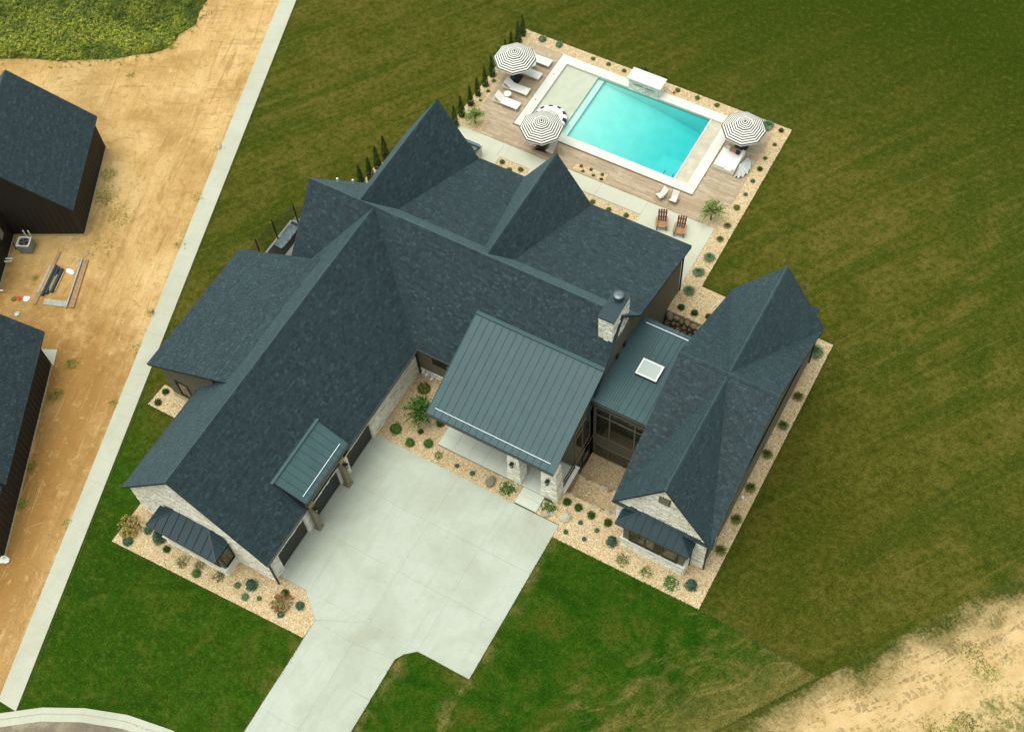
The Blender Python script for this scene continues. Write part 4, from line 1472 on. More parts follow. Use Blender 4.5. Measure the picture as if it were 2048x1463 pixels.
# ---- porch columns (battered stone)
for n_, (x0, x1, sd) in enumerate(((8.78, 9.66, 41), (11.14, 12.24, 42))):
    y0, y1 = 12.56, 13.36
    t = 0.10
    b = [(x0, y0), (x1, y0), (x1, y1), (x0, y1)]
    tp = [(x0 + t, y0 + t), (x1 - t, y0 + t), (x1 - t, y1 - t), (x0 + t, y1 - t)]
    m_ = MB()
    m_.add([(*q, -0.1) for q in b] + [(*q, 4.15) for q in tp], [(3, 2, 1, 0), (4, 5, 6, 7), (0, 1, 5, 4), (1, 2, 6, 5), (2, 3, 7, 6), (3, 0, 4, 7)])
    c_ = build(m_, 'column', MAT['mortar'], house, label=('left' if n_ == 0 else 'right') + ' stone porch column')
    S4 = [((x0, y0), (1, 0, 0), (0, -1, 0), x1 - x0), ((x1, y0), (0, 1, 0), (1, 0, 0), y1 - y0), ((x0, y1), (0, -1, 0), (-1, 0, 0), y1 - y0)]
    for q, (oo, ud, nd, W) in enumerate(S4):
        def iv(za, zb, W=W):
            s = t * (za / 4.15)
            return [(s - 0.05, W - s + 0.05)]
        before = len(STONES.get('h', []))
        veneer(c_, (*oo, 0), ud, nd, 0.0, 4.05, iv, 0.05, (0.14, 0.3), (0.28, 0.7), seed=sd + q * 7, key='h')
        for (ar, vs, par) in STONES['h'][before:]:
            for v in vs:
                v -= Vector(nd) * t * (max(0, v.z) / 4.15)
    lantern(((x0 + x1) / 2, y0 + 0.04, 2.72), (0, -1, 0))
# ---- chimney
ch = build(MB().box(11.12, 11.96, 20.16, 22.24, 6.5, 10.1), 'chimney', MAT['mortar'], house)
veneer(ch, (11.12, 20.16, 0), (1, 0, 0), (0, -1, 0), 7.9, 10.08, lambda a, b: [(-0.05, 0.89)], 0.06, (0.12, 0.26), (0.2, 0.5), seed=51, key='h')
veneer(ch, (11.96, 20.16, 0), (0, 1, 0), (1, 0, 0), 7.5, 10.08, lambda a, b: [(-0.05, 2.13)], 0.06, (0.12, 0.26), (0.2, 0.5), seed=52, key='h')
veneer(ch, (11.12, 22.24, 0), (0, -1, 0), (-1, 0, 0), 7.5, 10.08, lambda a, b: [(-0.05, 2.13)], 0.06, (0.12, 0.26), (0.2, 0.5), seed=53, key='h')
MB().box(11.02, 12.06, 20.06, 22.34, 10.1, 10.22).build('chimney_cap', MAT['metal2'], ch)
fl = MB()
cx, cy = 11.54, 21.75
for (z0, z1, r0, r1) in ((10.22, 10.36, 0.24, 0.24), (10.36, 10.41, 0.30, 0.30), (10.43, 10.48, 0.30, 0.30), (10.50, 10.55, 0.30, 0.30), (10.57, 10.62, 0.30, 0.30), (10.36, 10.62, 0.2, 0.2), (10.62, 10.68, 0.31, 0.16), (10.68, 10.71, 0.10, 0.08)):
    fl.tube((cx, cy, z0), (cx, cy, z1), r0, r1, 18)
fl.build('flue_cowl', MAT['steel'], ch)
flush_stones('h', 300, house)

# ---- windows of link, court, side wing, main front
window(house, (12.18, 17.8, 0.48), (1, 0, 0), (0, -1, 0), 3.92, 3.52, (1.0, 2.73), (2.66,), frame='mull', dp=0.05, label='tall glazing of the link')
window(house, (12.18, 17.8, -2.36), (1, 0, 0), (0, -1, 0), 3.92, 1.52, (1.0, 2.6), (), frame='mull', dp=0.05, label='lower-level glazing of the link')
window(house, (12.0, 15.38, 0.72), (0, 1, 0), (1, 0, 0), 1.98, 3.35, (0.97,), (2.7,), frame='mull', dp=0.05, label='corner window above the court')
window(house, (12.0, 16.35, -1.85), (0, 1, 0), (1, 0, 0), 1.0, 1.25, (), (), label='lower corner window of the court')
window(house, (0.92, 16.7, 1.95), (1, 0, 0), (0, -1, 0), 1.6, 0.72, label='wide low window beside the porch')
window(house, (-12.9, 7.5, 0.85), (1, 0, 0), (0, -1, 0), 1.0, 1.8, label='window of the side wing')
for (y, z) in ((20.84, 5.45), (21.82, 5.45)):
    build(MB().box(12.0, 12.12, y - 0.12, y + 0.12, z - 0.16, z + 0.14), 'wall_vent', MAT['black'], house)
# vertical battens on the taupe walls beside porch and link
for i in range(4):
    build(MB().box(12.0, 12.03, 13.9 + 1.3 + i * 0.045 * 0 + i * 0.0, 15.22 + 0.0 + i * 0.0, -2.4, 4.6), 'batten', MAT['stucco'], house) if i == 0 else None
# ---- porch side wall with railing
pw = build(MB().box(12.0, 12.34, 13.3, 15.2, -2.4, 0.16), 'wall', MAT['found'], house, label='pale retaining wall below the porch railing')
MB().box(11.95, 12.40, 13.28, 15.3, 0.16, 0.26).build('wall_cap', MAT['coping'], pw)
rl = build(MB().bar((12.14, 13.35, 1.10), (12.14, 15.1, 1.10), 0.05).bar((12.14, 13.35, 0.36), (12.14, 15.1, 0.36), 0.04).bar((12.14, 13.35, 0.26), (12.14, 13.35, 1.1), 0.05)
           .bar((12.14, 15.1, 0.26), (12.14, 15.1, 1.1), 0.05), 'porch_railing', MAT['black'], house)
for i in range(13):
    y = 13.35 + 1.75 * (i + 1) / 14
    MB().bar((12.14, y, 0.36), (12.14, y, 1.08), 0.025).build('baluster', MAT['black'], rl)
# ---- gutters, fascia and downpipes
for p, q in (((0.10, -0.3, 3.42), (0.10, 16.4, 3.42)), ((-10.70, -0.3, 3.42), (-10.70, 7.3, 3.42)), ((-14.55, 7.25, 3.68), (-14.55, 17.4, 3.68)), ((0.05, 16.34, 3.5), (3.2, 16.34, 3.5)),
             ((5.1, 30.76, 4.88), (12.4, 30.76, 4.88)), ((-3.5, 30.76, 4.88), (0.0, 30.76, 4.88)), ((3.27, 12.40, 4.12), (12.13, 12.40, 4.12)), ((0.33, 3.75, 4.48), (0.33, 8.25, 4.48)),
             ((12.0, 17.44, 5.02), (16.1, 17.44, 5.02))):
    build(MB().bar(p, q, 0.10, 0.11), 'gutter', MAT['trim'], house)
for pts in ([(0.08, -0.2, 3.4), (-0.05, -0.1, 3.1), (-0.05, -0.12, 0.05)], [(12.2, 30.6, 4.85), (12.08, 30.42, 4.5), (12.08, 30.42, 0.05)],
            [(22.15, 12.85, 3.65), (22.02, 12.9, 3.3), (22.02, 12.9, 0.05)], [(22.1, 29.5, 3.6), (22.0, 29.2, 3.3), (22.0, 29.2, 0.05)],
            [(21.2, 11.9, 3.1), (21.14, 12.75, 2.8), (21.14, 12.75, 0.05)], [(-0.30, 16.55, 3.4), (-0.15, 16.55, 0.1)]):
    m_ = MB()
    for a, b in zip(pts, pts[1:]):
        m_.bar(a, b, 0.10)
    build(m_, 'downpipe', MAT['trim'], house)
# white plumbing vents on the far roof slope, and pipes by the entry
for (y, z) in ((23.30, z_c(23.3)), (24.7, z_c(24.7))):
    build(MB().tube((-9.85, y, z - 0.1), (-9.85, y, z + 0.42), 0.07, 0.07, 10), 'vent_pipe', MAT['pvc'], house)
for (x, h) in ((0.25, 0.9), (0.5, 0.7), (0.85, 0.45)):
    build(MB().tube((x, 16.45, 0.0), (x, 16.45, h), 0.05, 0.05, 8).tube((x, 16.45, h), (x, 16.2, h), 0.05, 0.05, 8), 'white_pipe', MAT['pvc'], house)
build(MB().box(21.95, 22.1, 13.9, 14.5, 0.9, 1.7), 'meter_box', MAT['acgrey'], house)
build(MB().tube((22.2, 18.2, 0.0), (22.2, 18.2, 0.35), 0.07, 0.09, 10), 'white_pipe', MAT['pvc'], house)
# sunken egress well on the far side, with a railing
wl_ = empty('egress_well', None, None)
wl_['kind'] = 'structure'
MB().box(-15.0, -13.7, 19.6, 22.98, -2.2, -2.0).build('well_floor', MAT['walk'], wl_)
MB().box(-15.1, -14.95, 19.6, 23.0, -2.2, 0.08).box(-14.95, -13.6, 22.95, 23.1, -2.2, 0.08).box(-14.95, -13.6, 19.55, 19.7, -2.2, 0.08).box(-13.72, -13.5, 19.7, 22.95, -2.2, 0.02).build('well_wall', MAT['acgrey'], wl_)
sheet('well_slab', MAT['slab_grey'], rect(-13.7, -9.95, 19.6, 23.4), 0.03, parent=wl_, kind=None)
tp = MB()
for i in range(14):
    for j in range(4):
        pass
random.seed(8)
gx, gy = 16, 6
gv = [[(-14.9 + 0.75 * j / gy, 20.6 + 2.1 * i / gx, 0.06 + U(0, 0.14)) for j in range(gy + 1)] for i in range(gx + 1)]
for i in range(gx):
    for j in range(gy):
        tp.quad(gv[i][j], gv[i][j + 1], gv[i + 1][j + 1], gv[i + 1][j])
tp.build('tarpaulin', MAT['slate'], None, 'crumpled grey-blue tarpaulin lying beside the black netted fence at the side of the house', 'tarpaulin', smooth=True)
fe = empty('netted_fence', 'black netted fence with slim posts on the side lawn beside the house', 'fence', (-15.0, 21.2, 0))
FP = [(-15.1, 17.5), (-15.05, 19.31), (-14.97, 21.2), (-14.42, 23.0), (-12.6, 23.9)]
for x, y in FP:
    build(MB().bar((x, y, 0), (x, y, 2.3), 0.07), 'post', MAT['black'], fe)
mt = bpy.data.materials.new('black_netting')
mt.use_nodes = True
mb_ = mt.node_tree.nodes['Principled BSDF']
mb_.inputs['Base Color'].default_value = (0.012, 0.014, 0.012, 1)
mb_.inputs['Alpha'].default_value = 0.30
for a, b in zip(FP, FP[1:]):
    build(MB().bar((*a, 1.95), (*b, 1.95), 0.03), 'rail', MAT['black'], fe)
    build(MB().quad((*a, 0.1), (*b, 0.1), (*b, 1.95), (*a, 1.95)) or None, 'net', mt, fe) if False else None
    q = MB()
    q.quad((*a, 0.1), (*b, 0.1), (*b, 1.95), (*a, 1.95))
    build(q, 'net', mt, fe)

# ------------------------------------------------------------------ neighbouring black houses (left)
NA = math.radians(-62.2)                       # direction of their side walls
NN = (math.cos(NA - math.pi / 2), math.sin(NA - math.pi / 2))


def local(root):
    return lambda mb, name, mat, **kw: mb.build(name, MAT[mat] if isinstance(mat, str) else mat, root, **kw)


def shingled_local(root, planes, label):
    S, B = MB(), MB()
    for pl in planes:
        shingle_plane(S, B, *pl, th=0.18)
    o = B.build('roof', MAT['underlay'], root, label=label)
    S.build('shingle', MAT['shingle2'], o, kind='stuff')


def siding(root, x0, x1, z0, z1, axis, c, nsign):
    """black vertical boards on a wall of the local frame"""
    n = int((x1 - x0) / 0.4)
    for i in range(n):
        a = x0 + (x1 - x0) * i / n
        m_ = MB()
        if axis == 'x':
            m_.box(a, a + 0.05, c, c + 0.03 * nsign, z0, z1)
        else:
            m_.box(c, c + 0.03 * nsign, a, a + 0.05, z0, z1)
        m_.build('batten', MAT['siding'], root)


# local frame: +x along the side wall (down the picture), +y away from our house (to the left)
n1 = empty('black_house', 'black sided neighbouring house with dark roof at the left edge, above the lumber', 'house', (-31.35, 22.08, 0), NA)
L1 = local(n1)
L1(MB().prism([(0, 0, 0.2), (0, -9.0, 0.2), (0, -9.0, 3.15), (0, -4.5, 7.6), (0, 0, 3.15)], (8.05, 0, 0)), 'wall', 'siding')
L1(MB().box(5.8, 13.0, -14.0, -5.15, 0.2, 3.2), 'wall', 'siding')
L1(MB().box(-0.04, 8.08, -9.0, 0.04, -0.1, 0.22), 'foundation', 'found')
L1(MB().box(8.0, 13.0, -14.0, -5.1, -0.1, 0.22), 'foundation', 'found')
siding(n1, 0.0, 8.05, 0.25, 3.15, 'x', 0.0, 1)
siding(n1, -5.1, 0.0, 0.25, 3.15, 'y', 8.05, 1)
siding(n1, 8.2, 12.9, 0.25, 3.15, 'x', -5.15, 1)
shingled_local(n1, [((-0.3, 0.28, 3.3), (8.3, 0.28, 3.3), (8.3, -4.6, 8.15), (-0.3, -4.6, 8.15)), ((-0.3, -9.4, 3.3), (8.3, -9.4, 3.3), (8.3, -4.6, 8.15), (-0.3, -4.6, 8.15))],
               'dark shingled gable roof')
L1(MB().box(9.0, 9.6, -5.15, -5.1, 1.6, 2.4), 'window_trim', 'acgrey')
for (x, z) in ((10.35, 0.45), (10.6, 0.45)):
    L1(MB().tube((x, -5.15, z), (x, -4.62, z), 0.05, 0.05, 8), 'white_pipe', 'pvc')
L1(MB().tube((13.0, -5.15, 0.35), (13.0, -4.7, 0.35), 0.05, 0.05, 8), 'white_pipe', 'pvc')

n2 = empty('black_house', 'black sided neighbouring house with dark roof at the left edge, beside the bare dirt strip', 'house', (-22.59, 5.36, 0), NA)
L2 = local(n2)
L2(MB().prism([(0, 0, 0.15), (0, -10, 0.15), (0, -10, 2.75), (0, -5, 7.7), (0, 0, 2.75)], (13.9, 0, 0)), 'wall', 'siding')
L2(MB().box(-0.03, 13.93, -10, 0.04, -0.1, 0.17), 'foundation', 'found')
siding(n2, 0.0, 13.9, 0.2, 2.8, 'x', 0.0, 1)
shingled_local(n2, [((-0.9, 0.30, 2.9), (10.2, 0.30, 2.9), (10.2, -5, 8.15), (-0.9, -5, 8.15)), ((-0.9, -10.3, 2.9), (10.2, -10.3, 2.9), (10.2, -5, 8.15), (-0.9, -5, 8.15))],
               'dark shingled gable roof')
shingled_local(n2, [((10.2, 0.02, 2.75), (14.2, 0.02, 2.75), (14.2, -5, 7.8), (10.2, -5, 7.8))], 'set-back end of the dark roof')
L2(MB().prism([(-1.25, -1.0, 0.0), (0.02, -1.0, 0.0), (0.02, 0.1, 0.0), (-1.25, 0.1, 0.0)], (0, 0, 0.07)), 'concrete_step', 'walk')
L2(MB().tube((14.0, 0.1, 0.0), (14.0, 0.1, 0.6), 0.06, 0.06, 8), 'white_pipe', 'pvc')

# air conditioner
ac = empty('air_conditioner', 'grey outdoor air conditioner standing against the black house wall', 'air conditioner', (-30.52, 12.12, 0), math.radians(24))
MB().box(-.47, .47, -.42, .42, 0.03, 0.86).build('casing', MAT['acgrey'], ac)
MB().box(-.47, .47, -.42, -.34, 0.86, 0.9).box(-.47, .47, .34, .42, 0.86, 0.9).box(-.47, -.39, -.34, .34, 0.86, 0.9).box(.39, .47, -.34, .34, 0.86, 0.9).build('top_rim', MAT['offwhite'], ac)
MB().tube((0, 0, 0.862), (0, 0, 0.87), 0.36, 0.36, 20).build('fan_opening', MAT['black'], ac)
for i in range(4):
    a = i * math.pi / 2 + .4
    MB().bar((0, 0, .885), (0.33 * math.cos(a), 0.33 * math.sin(a), .885), 0.10, 0.012).build('fan_blade', MAT['steel'], ac)
for i in range(7):
    MB().box(-.40, .40, -.435, -.42, 0.14 + i * .1, 0.17 + i * .1).build('louvre', MAT['acgrey'], ac)
tag(MB().tube((-30.95, 11.72, 0.03), (-31.35, 11.7, 0.05), 0.03).tube((-31.35, 11.7, 0.05), (-31.7, 11.95, 0.3), 0.03).build('cable', MAT['black']), 'black cable running from the grey air conditioner to the black wall', 'cable')
for s_, lab in ((-0.18, 'left white pipe standing behind the grey air conditioner'), (0.18, 'right white pipe standing behind the grey air conditioner')):
    b_ = Vector((-30.75 + s_ * 0.9, 12.78 + s_ * 0.42, 0))
    tag(MB().tube(b_ + Vector((0, 0, 0.2)), b_ + Vector((0, 0, 1.25)), 0.05, 0.05, 8).build('white_pipe', MAT['pvc']), lab, 'pipe')


# lumber heap: every board and pipe is a thing
def plank_thing(name, a, b, w, h, mat, label, cat, z=0.02):
    a, b = Vector((*a, z + h / 2)), Vector((*b, z + h / 2))
    c = (a + b) / 2
    mb = MB().bar(a - c, b - c, w, h)
    o = mb.build(name, MAT[mat], None, label, cat)
    o.location = c
    return o


LD = Vector((-1.34, 4.4)).normalized()
LS = Vector((LD.y, -LD.x))
LC = Vector((-27.15, 10.75))


def heap(off, t0, t1, w, h, z, mat, label, name='board', cat='board'):
    a, b = LC + LD * t0 + LS * off, LC + LD * t1 + LS * off
    return plank_thing(name, a, b, w, h, mat, label, cat, z)


heap(-0.62, -1.1, 1.3, 0.16, 0.04, 0.02, 'greywood', 'pale grey board on the outer left side of the lumber heap')
heap(-0.42, -2.1, 2.45, 0.22, 0.06, 0.02, 'brownwood', 'long weathered brown board under the lumber heap, longest of all')
heap(-0.32, -1.0, 1.2, 0.09, 0.05, 0.10, 'rawwood', 'bright raw timber strip along the left of the dark pipes')
for i, (of, lab) in enumerate(((-0.14, 'leftmost of three dark blue-black pipes in the lumber heap'), (0.08, 'middle one of three dark blue-black pipes in the lumber heap'), (0.40, 'rightmost of three dark blue-black pipes in the lumber heap'))):
    a, b = LC + LD * (-1.35 + .2 * i) + LS * of, LC + LD * (1.25 - .1 * i) + LS * of
    o = MB().tube((a.x - LC.x, a.y - LC.y, 0), (b.x - LC.x, b.y - LC.y, 0), 0.11, 0.11, 10).build('drain_pipe', MAT['blind'], None, lab, 'pipe')
    o.location = (LC.x, LC.y, 0.14)
heap(0.24, -0.9, 0.5, 0.08, 0.05, 0.12, 'rawwood', 'short raw timber strip between the dark pipes')
heap(0.58, -0.8, 0.9, 0.07, 0.05, 0.05, 'rawwood', 'thin raw timber strip on the right of the dark pipes')
heap(0.20, -0.7, 0.3, 0.06, 0.04, 0.19, 'rawwood', 'thin raw lath lying on top of the dark pipes')
plank_thing('plank', (-24.42, 9.62), (-26.1, 13.3), 0.36, 0.10, 'brownwood', 'wide brown plank lying to the right of the lumber heap', 'plank')
plank_thing('plank', (-24.72, 9.42), (-26.36, 13.2), 0.09, 0.16, 'greywood', 'narrow grey plank on edge beside the wide brown plank', 'plank')
plank_thing('plank', (-26.5, 9.12), (-24.85, 9.72), 0.48, 0.05, 'greywood', 'grey scuffed plank lying below the lumber heap', 'plank')
plank_thing('lath', (-26.65, 12.75), (-26.3, 13.9), 0.05, 0.03, 'greywood', 'thin grey lath pointing away from the brown plank', 'lath')


def crumple(name, loc, r, mat, label, cat, seed, sq=(1, 1, .45)):
    random.seed(seed)
    o = MB().blob((0, 0, 0), r, sq, 11, 8, 0.35).build(name, MAT[mat], None, label, cat)
    o.location = (*loc, r * 0.3)
    return o


crumple('plastic_sheet', (-26.5, 11.98), 0.24, 'pvc', 'crumpled white plastic sheet at the far end of the lumber heap', 'plastic sheet', 1, (1.3, .8, .2))
crumple('rubbish_bag', (-27.75, 8.72), 0.20, 'pvc', 'white plastic bag lying on the dirt near the black house', 'bag', 2)
crumple('rubbish', (-28.25, 8.48), 0.16, 'red', 'small red wrapper beside the white plastic bag', 'wrapper', 3)
crumple('rubbish', (-28.5, 8.3), 0.18, 'leaf_olive', 'small dark green wrapper left of the white plastic bag', 'wrapper', 4)
crumple('rubbish', (-27.5, 7.45), 0.17, 'greycloth', 'pale crumpled sheet on the dirt below the white bag', 'plastic sheet', 5)
crumple('rubbish', (-16.3, -7.0), 0.38, 'pvc', 'white sheeting heaped at the lower corner of the black house', 'plastic sheet', 6, (1.4, .7, .5))
plank_thing('lath', (-16.05, -4.45), (-15.55, -3.9), 0.06, 0.03, 'rawwood', 'pale lath lying on the dirt strip beside the pavement', 'lath')

# ------------------------------------------------------------------ pool furniture
# striped parasol
def make_parasol():
    e = empty('parasol', None, 'parasol', (0, 0, 0))
    MB().box(-.42, .42, -.42, .42, 0.05, 0.15).box(-.30, .30, -.30, .30, 0.15, 0.20).tube((0, 0, .2), (0, 0, .5), .06, .05, 10).build('base', MAT['black'], e)
    MB().tube((0, 0, .15), (0, 0, 2.95), .03, .028, 10).build('pole', MAT['black'], e)
    C_ = MB()
    n, Rr, N = 8, 1.62, 14
    zf = lambda t: 2.86 - 0.66 * t - 0.10 * math.sin(math.pi * t) * -1
    a0 = 0.39

    def ring(t, i, lift=0.0):
        a = a0 + 2 * math.pi * i / n
        return Vector((math.cos(a) * Rr * t, math.sin(a) * Rr * t, zf(t) + lift))
    for k_ in range(N):
        w_ = 0.70 / (N / 2)
        t0 = 0.30 + w_ * (k_ // 2) + (w_ * 0.56 if k_ % 2 else 0)
        t1 = t0 + w_ * (0.44 if k_ % 2 else 0.56)
        for i in range(n):
            p = [ring(t0, i), ring(t1, i), ring(t1, i + 1), ring(t0, i + 1)]
            C_.quad(*p, m=1 if k_ % 2 else 0)
    for i in range(n):                      # short valance
        p, q = ring(1, i), ring(1, i + 1)
        dz = Vector((0, 0, -0.12))
        C_.quad(p, p + dz, q + dz, q, m=0)
    C_.build('canopy', [MAT['cloth'], MAT['navy']], e)
    V_ = MB()
    M_ = 8
    for k_ in range(M_):
        t0, t1 = 0.36 * k_ / M_, 0.36 * (k_ + 1) / M_
        for i in range(n):
            p = [ring(t0, i, .07), ring(t1, i, .07), ring(t1, i + 1, .07), ring(t0, i + 1, .07)]
            V_.quad(*(p if k_ else [p[0], p[1], p[2]]), m=1 if k_ % 2 == 0 and k_ < 9 else 0)
    V_.build('vent_cap', [MAT['cloth'], MAT['navy']], e)
    MB().blob((0, 0, 3.02), 0.05, (1, 1, 1.6), 8, 5).build('finial', MAT['black'], e)
    for i in range(n):
        MB().bar(ring(.05, i) - Vector((0, 0, .05)), ring(1, i) - Vector((0, 0, .03)), 0.025).build('rib', MAT['black'], e)
    return e


random.seed(77)
par = make_parasol()
par.location = (-7.35, 42.24, 0.0)
tag(par, 'black and white striped parasol over the row of loungers', 'parasol', 'striped parasols round the pool')
dup(par, (-2.29, 37.2, 0), 0.12, 'black and white striped parasol at the pool edge beside the float')
dup(par, (10.62, 43.72, 0), -0.1, 'black and white striped parasol at the pool corner by the daybed')


def make_lounger():
    e = empty('sun_lounger', None, 'sun lounger')
    F = MB()
    for s in (-.34, .34):
        F.bar((0, s, .33), (2.08, s, .33), .05, .05)
    F.bar((0, -.34, .33), (0, .34, .33), .05, .05).bar((2.08, -.34, .33), (2.08, .34, .33), .05, .05).bar((.72, -.34, .33), (.72, .34, .33), .04, .04)
    F.build('frame', MAT['offwhite'], e)
    for x in (.12, 1.98):
        for s in (-.33, .33):
            MB().bar((x, s, .05), (x, s, .33), .05).build('leg', MAT['offwhite'], e)
    MB().box(.70, 2.06, -.32, .32, .345, .375).build('seat', MAT['white'], e)
    MB().prism([(.70, -.32, .355), (.70, .32, .355), (.16, .32, .86), (.16, -.32, .86)], (.025, 0, .03)).build('backrest', MAT['white'], e)
    for s in (-.3, .3):
        MB().bar((.34, s, .66), (.20, s, .34), .03).build('strut', MAT['offwhite'], e)
    return e


lg = make_lounger()
lg.location = (-7.72, 39.64, 0)
tag(lg, 'white sun lounger nearest the house in the row of four', 'sun lounger', 'white sun loungers in a row on the deck')
dup(lg, (-7.76, 41.17, 0), 0.02, 'white sun lounger second from the house, with a round table at its side')
dup(lg, (-7.70, 43.02, 0), -0.01, 'white sun lounger third from the house, half under the striped parasol')
dup(lg, (-7.66, 44.50, 0), 0.015, 'white sun lounger farthest from the house, behind the striped parasol')


def make_table():
    e = empty('side_table', None, 'table')
    MB().tube((0, 0, .46), (0, 0, .49), .29, .29, 24).build('top', MAT['white'], e)
    for i in range(3):
        a = i * 2.094
        MB().tube((.05 * math.cos(a), .05 * math.sin(a), .46), (.2 * math.cos(a), .2 * math.sin(a), .05), .02, .02, 6).build('leg', MAT['offwhite'], e)
    return e


tb_ = make_table()
tb_.location = (-6.95, 40.25, 0)
tag(tb_, 'round white side table between the two loungers nearest the house', 'table', 'round side tables by the loungers')
dup(tb_, (-6.75, 43.75, 0), 1, 'round white side table half hidden under the striped parasol by the loungers')

# inflatable float on the ledge
fl_ = MB()
RF, rF, nF, mF = 0.95, 0.30, 40, 12
for i in range(nF):
    for j in range(mF):
        def tp_(i, j):
            a, b = 2 * math.pi * i / nF, 2 * math.pi * j / mF
            return ((RF + rF * math.cos(b)) * math.cos(a), (RF + rF * math.cos(b)) * math.sin(a), rF * math.sin(b) * 0.85)
        fl_.quad(tp_(i, j), tp_(i + 1, j), tp_(i + 1, j + 1), tp_(i, j + 1), m=1 if i % 4 < 2 and (j in (9, 10, 11, 0, 1, 2)) else 0)
fl_.tube((0, 0, -.12), (0, 0, -.05), .75, .75, 24)
o = fl_.build('pool_float', [MAT['pvc'], MAT['navy']], None, 'navy and white striped inflatable ring float on the shallow pool ledge', 'pool float', smooth=True)
o.location = (-3.05, 39.85, 0.13)


def make_sling():
    e = empty('sling_chair', None, 'chair')
    for s in (-.29, .29):
        MB().bar((0, s, .05), (.72, s, .82), .04).build('leg', MAT['teak'], e)
        MB().bar((.62, s, .05), (-.10, s, .46), .04).build('leg', MAT['teak'], e)
        MB().bar((0.05, s, .50), (.58, s, .52), .05, .03).build('armrest', MAT['teak'], e)
    S_ = MB()
    pr = [(-.10, .46), (.10, .34), (.30, .30), (.45, .45), (.60, .68), (.72, .84)]
    for a, b in zip(pr, pr[1:]):
        S_.prism([(a[0], -.27, a[1]), (a[0], .27, a[1]), (b[0], .27, b[1]), (b[0], -.27, b[1])], (0, 0, .02))
    S_.build('sling', MAT['white'], e)
    return e


sc_ = make_sling()
sc_.location = (7.35, 36.8, 0)
sc_.rotation_euler = (0, 0, math.radians(62))
sc_.scale = (0.95,) * 3
tag(sc_, 'white folding sling chair on the deck, left one by the pool corner', 'chair', 'folding sling chairs on the pool deck')
dup(sc_, (8.42, 36.85, 0), math.radians(92), 'white folding sling chair on the deck, right one by the pool corner', 0.95)
dup(sc_, (-3.05, 36.85, 0), math.radians(40), 'folding sling chair left of the pool-edge parasol base', 1.1)
dup(sc_, (-1.45, 36.75, 0), math.radians(88), 'folding sling chair right of the pool-edge parasol base', 1.1)


def make_adirondack():
    e = empty('adirondack_chair', None, 'chair')      # faces -y
    for i in range(4):
        x = -.24 + .16 * i
        MB().prism([(x - .066, .22, .36), (x + .066, .22, .36), (x + .066 + .02 * (i - 1.5), .72, 1.12 - .04 * abs(i - 1.5)), (x - .066 + .02 * (i - 1.5), .72, 1.12 - .04 * abs(i - 1.5))], (0, .03, .02)).build('back_slat', MAT['redwood'], e)
    for i in range(5):
        y = -.42 + .135 * i
        MB().box(-.30, .30, y, y + .115, .40 - .02 * i, .43 - .02 * i).build('seat_slat', MAT['tan'], e)
    for s in (-1, 1):
        MB().box(s * .40 - .075, s * .40 + .075, -.48, .34, .60, .63).build('armrest', MAT['tan'], e)
        MB().bar((s * .34, -.42, .05), (s * .34, -.42, .60), .08, .05).build('leg', MAT['redwood'], e)
        MB().bar((s * .33, -.42, .36), (s * .33, .62, .07), .04, .12).build('leg', MAT['redwood'], e)
    MB().box(-.36, .36, .40, .44, .58, .68).box(-.34, .34, .60, .64, .86, .94).build('back_rail', MAT['redwood'], e)
    return e


ad = make_adirondack()
ad.location = (8.62, 34.75, 0)
ad.rotation_euler = (0, 0, math.radians(22))
ad.scale = (0.95,) * 3
tag(ad, 'brown wooden armchair with slatted back on the patio, the left one', 'chair', 'slatted wooden armchairs on the patio')
dup(ad, (9.98, 34.82, 0), math.radians(13), 'brown wooden armchair with slatted back on the patio, the right one', 0.95)

# daybed with folded canopy
db = empty('daybed', 'large white daybed with cushions beside the right-hand parasol', 'daybed', (10.4, 42.08, 0))
MB().box(-.80, .80, -1.02, 1.02, .05, .30).build('base', MAT['wicker'], db)
mt_ = MB()
for (i, (x0, x1, y0, y1)) in enumerate(((-.78, .60, -1.0, 0.78),)):
    mt_.box(x0, x1, y0, y1, .30, .50).box(x0 + .04, x1 - .04, y0 + .04, y1 - .04, .50, .53)
mt_.build('mattress', MAT['cushion'], db)
MB().box(.60, .82, -1.0, 1.0, .30, .74).build('backrest', MAT['cushion'], db)
MB().box(-.6, .6, .78, 1.0, .30, .62).build('bolster', MAT['wicker'], db)
MB().box(-.75, .05, -1.0, -.55, .50, .60).build('pillow', MAT['cushion'], db)
plw = MB().prism([(-.28, .62, .56), (.42, .62, .56), (.42, .80, .78), (-.28, .80, .78)], (0, .10, .02)).build('cushion', MAT['tan'], None, 'tan and navy cushion propped at the head of the white daybed', 'cushion')
plw.location = (10.4, 42.08, 0)
pln = MB().prism([(.22, .55, .57), (.52, .55, .57), (.52, .70, .76), (.22, .70, .76)], (0, .08, .02)).build('cushion', MAT['navy'], None, 'small navy cushion at the corner of the white daybed', 'cushion')
pln.location = (10.4, 42.08, 0)
cn = empty('folded_canopy', 'grey folded fabric canopy lying on the deck beside the white daybed', 'canopy', (11.45, 42.0, 0))
ctr = Vector((-0.15, -0.05, 0.5))
